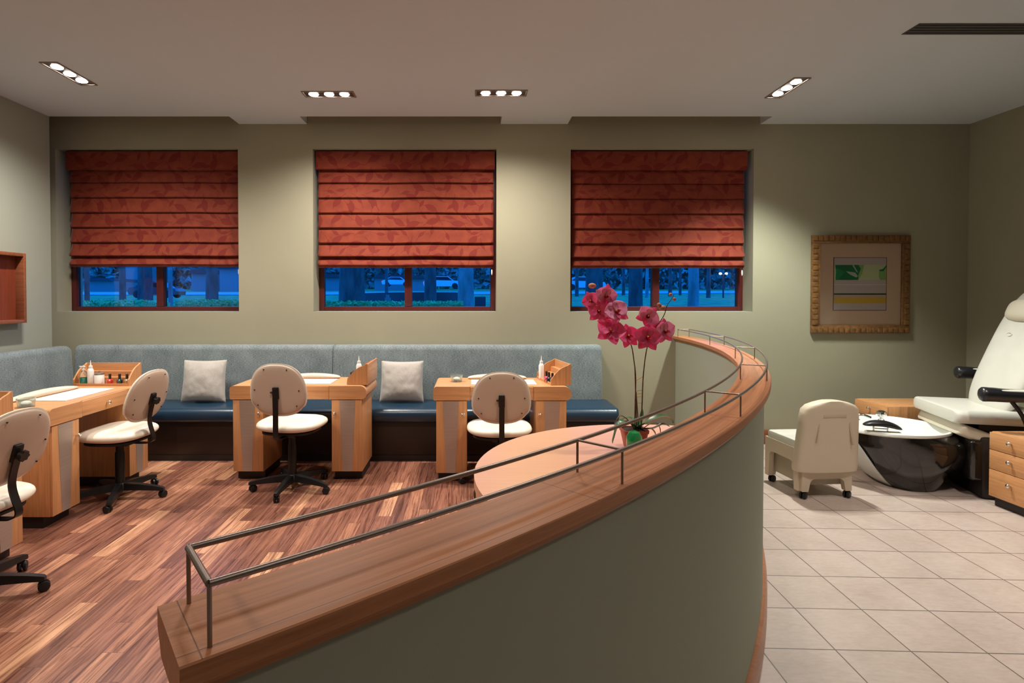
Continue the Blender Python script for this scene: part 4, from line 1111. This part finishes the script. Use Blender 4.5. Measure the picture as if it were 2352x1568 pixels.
def tree(px, Y, w, pale, label, crown=True, lean=0.):
    x = wpt(px, Y); r = w*Y/1265/2; z0 = gz(Y)-.1; random.seed(int(px*3)); h = 6.5
    root = empty('tree', (x, Y, z0), 0, label, 'tree', 'trees outside the windows')
    b = MB(); pts = [(noise.noise(Vector((px, i*.5, 0)))*r*.15+lean*i, 0, i*h/12) for i in range(13)]
    b.tube(pts, [r*(1.12 if i == 0 else 1.+.04*math.sin(i*2.)) for i in range(13)], 14); b.build('trunk', G['pale'] if pale else G['bark'], root)
    if crown:
        b = MB()
        for i in range(260):
            c = Vector((random.gauss(0, .12), random.gauss(0, .12), h-.3+random.gauss(0, .3))); s = random.uniform(.05, .12)
            T = tr(*c) @ Matrix.Rotation(random.uniform(0, 6), 4, Vector((random.random(), random.random(), random.random()+.1)).normalized())
            b.add([(-s, 0, 0), (0, -s*.5, 0), (s, 0, 0), (0, s*.5, 0)], [(0, 1, 2, 3)], T)
        b.build('crown', G['crown'], root, smooth=False)
for a in [(282, 14, 13, 0, 'slim dark trunk left of centre outside the leftmost window'), (333, 10, 30, 0, 'thick trunk beside the mullion outside the leftmost window'),
          (487, 13, 26, 0, 'dark trunk in the right half of the leftmost window'), (392, 11, 9, 1, 'pale thin trunk just right of the leftmost window mullion'), (200, 15, 10, 0, 'thin trunk at the left end of the leftmost window'),
          (809, 10, 56, 0, 'thickest dark trunk, in the left half of the middle window'), (988, 12, 27, 0, 'dark trunk right of the middle window mullion'), (1070, 9.6, 36, 1, 'pale thick trunk at the right end of the middle window'),
          (888, 26, 7, 0, 'far thin tree left of the parked cars outside the middle window'), (1365, 12, 38, 0, 'dark trunk behind the top of the orchid in the rightmost window'), (1460, 10, 30, 0, 'rough dark trunk in the left half of the rightmost window'),
          (1592, 10.5, 23, 1, 'pale trunk in the right half of the rightmost window'), (1539, 22, 8, 0, 'thin trunk just right of the rightmost window mullion'), (1562, 24, 6, 0, 'thin far trunk left of the pale one, rightmost window'), (1627, 20, 9, 0, 'thin trunk right of the pale one, rightmost window'),
          (1325, 22, 8, 0, 'thin trunk at the left end of the rightmost window'), (1432, 24, 7, 0, 'thin far trunk left of the rough one, rightmost window'), (1486, 20, 7, 1, 'pale thin trunk beside the rightmost mullion')]:
    tree(*a)
# low curved dark wall
b = MB(); pts = [(wpt(830, 15), 15.), (wpt(900, 13.2), 13.2), (wpt(960, 12.6), 12.6), (wpt(1030, 12.8), 12.8), (wpt(1062, 14), 14.)]
cp = catmull([(x, y, 0) for x, y in pts], 6)
tops = 1.44+10*13/1265
b.loft([[(p.x, p.y, gz(p.y)-.2), (p.x, p.y, tops+.02), (p.x, p.y+.3, tops+.02), (p.x, p.y+.3, gz(p.y)-.2)] for p in cp])
tag(b.build('garden_wall', G['stone']), 'low curved dark garden wall outside the middle window', 'garden wall')
b = MB(); x = wpt(890, 11); b.box(x-.055, x+.055, 11, 11.08, gz(11), 1.44); b.box(x-.03, x+.03, 11, 11.05, 1.44, 1.50); tag(b.build('utility_box', G['house']), 'small pale box in front of the low garden wall', 'utility box')
b = MB(); x = wpt(1103, 12); b.box(x-.12, x+.12, 12, 12.3, gz(12)-.1, 1.46, .01); tag(b.build('equipment_cabinet', G['stone']), 'dark green ground box right of the pale trunk outside the middle window', 'utility box')
# background tree belt and houses
def belt(px0, px1, Y, z1, label, dark=True):
    x0, x1 = wpt(px0, Y), wpt(px1, Y); random.seed(int(px0+Y)); b = MB()
    n = 5200
    for i in range(n):
        c = Vector((random.uniform(x0, x1), Y+random.uniform(0, 3), gz(Y)+random.random()**.8*(z1-gz(Y)))); s = random.uniform(.2, .55)
        T = tr(*c) @ Matrix.Rotation(random.uniform(0, 6), 4, Vector((random.random(), random.random(), random.random()+.1)).normalized())
        b.add([(-s, 0, 0), (0, -s*.6, 0), (s, 0, 0), (0, s*.6, 0)], [(0, 1, 2, 3)], T)
    tag(b.build('shrubbery', G['crown'], smooth=False), label, 'shrubs', kind='stuff')
belt(60, 620, 44, 10, 'dark belt of trees and shrubs far beyond the leftmost window')
belt(700, 1180, 46, 10, 'dark belt of trees and shrubs far beyond the middle window')
belt(1280, 1780, 44, 10, 'dark belt of trees and shrubs far beyond the rightmost window')
b = MB(); rows = []
for k_, (dy, zz) in enumerate([(0, 0), (1, 5), (3, 9), (6, 12.5), (9, 13.5)]):
    rows.append([(x, 62+dy+2*noise.noise(Vector((x*.3, k_, 0))), gz(62)+zz+(2.5*noise.noise(Vector((x*.22, k_*.3, 4)))+1.2*noise.noise(Vector((x*.7, k_*.3, 9))) if zz else 0)) for x in range(-70, 71)])
b.loft(rows, cap=False, closed=False)
tag(b.build('tree_line', P('far_foliage', (.22, .30, .28), .95, var=(.8, .5, (1, 1, 1)))), 'far dark tree line closing the view beyond the windows', 'tree line', kind='stuff')
def house(px0, px1, Y, z1, label):
    x0, x1 = wpt(px0, Y), wpt(px1, Y)
    root = empty('house', ((x0+x1)/2, Y, gz(Y)), 0, label, 'house', 'pale houses far beyond the windows'); w = (x1-x0)/2; h = z1-gz(Y)
    b = MB(); b.box(-w, w, 0, 4, -.3, h*.8); b.build('wall', G['house'], root, smooth=False)
    b = MB(); b.prism([(-w*1.05, h*.8), (w*1.05, h*.8), (w*.8, h), (-w*.8, h)], -.3, 4.3); b.build('roof', G['stone'], root, smooth=False)
house(205, 262, 33, 2.6, 'pale house low at the left of the leftmost window'); house(285, 322, 39, 5.0, 'tall pale house between the trunks in the leftmost window')
house(440, 480, 34, 3.2, 'pale house in the right half of the leftmost window'); house(505, 545, 33, 3.5, 'pale house at the right end of the leftmost window')
house(745, 782, 37, 3.0, 'pale house at the left end of the middle window'); house(860, 935, 38, 3.0, 'wide pale house behind the parked car in the middle window'); house(945, 975, 37, 2.9, 'small pale house right of the middle window mullion')
def car(px, Y, flip, paint, label, s=1., z=None):
    root = empty('car', (wpt(px, Y), Y, (z if z else gz(Y))+.03), 0, label, 'car', 'cars parked beyond the lawn')
    k = -1 if flip else 1
    pr = [(-2.1, .3), (2.1, .3), (2.15, .6), (2.0, .85), (1.2, .95), (.6, 1.4), (-.9, 1.42), (-1.6, 1.0), (-2.1, .9), (-2.2, .6)]
    T = Matrix.Scale(s, 4) @ Matrix.Diagonal((k, 1, 1, 1))
    b = MB(); b.prism(pr, -.85, .85, T=T); b.build('body', paint, root, smooth=False)
    b = MB(); b.prism([(1.05, .95), (.55, 1.33), (-.85, 1.35), (-1.4, 1.0)], -.87, .87, T=T); b.build('side_glass', G['carglass'], root, smooth=False)
    for x in (-1.35, 1.35):
        for y in (-.8, .8):
            b = MB(); b.tube([(x, y-.1, .33), (x, y+.1, .33)], .33, 16, T=T); b.build('wheel', M['black'], root)
    for y in (-.6, .6):
        b = MB(); b.box(-2.22, -2.14, y-.15, y+.15, .65, .8, T=T); b.build('tail_lamp', G['tail'], root, smooth=False)
car(1018, 30, 0, G['carbody'], 'pale car parked right of the dark trunk outside the middle window', .48, 1.88)
car(912, 30, 0, G['carbody'], 'small pale car left of the mullion outside the middle window', .36, 2.02)
car(1340, 24, 0, G['carbody'], 'pale car left of the dark trunk in the rightmost window', .42, 1.72)
car(362, 15, 0, G['cardark'], 'dark car with red tail lamps beside the thick trunk in the leftmost window', .30, 1.40)
root = empty('street_lamp', (wpt(1661, 20), 20, gz(20)), 0, 'twin-headed lit street lamp in the rightmost window', 'street lamp')
b = MB(); b.tube([(0, 0, 0), (0, 0, .85)], .03); b.tube([(-.11, 0, .85), (.11, 0, .85)], .02); b.build('pole', G['stone'], root)
for s in (-1, 1):
    b = MB(); b.ell((s*.11, 0, .88), (.045, .045, .035)); b.build('lamp_head', G['lamp'], root)

# ------------------------------------------------------------------ world, camera, view
w = bpy.data.worlds.new('dusk'); scn.world = w; w.use_nodes = True
bg = w.node_tree.nodes['Background']; bg.inputs[0].default_value = (.002, .125, .62, 1); bg.inputs[1].default_value = 3.6
cam = bpy.data.cameras.new('camera'); co = bpy.data.objects.new('camera', cam); COL.objects.link(co)
cam.sensor_width = 36.; cam.sensor_fit = 'HORIZONTAL'; cam.lens = 36*1265.02/2352
cam.shift_x = (1176-1081.57)/2352; cam.shift_y = (705.2-784)/2352
cam.clip_start = .05; cam.clip_end = 300
co.location = (0, 0, 1.44); co.rotation_euler = (PI/2-.0173, 0, 0)
scn.camera = co
vs = scn.view_settings; vs.view_transform = 'Standard'; vs.look = 'None'; vs.exposure = .35; vs.gamma = 1.; vs.use_curve_mapping = False
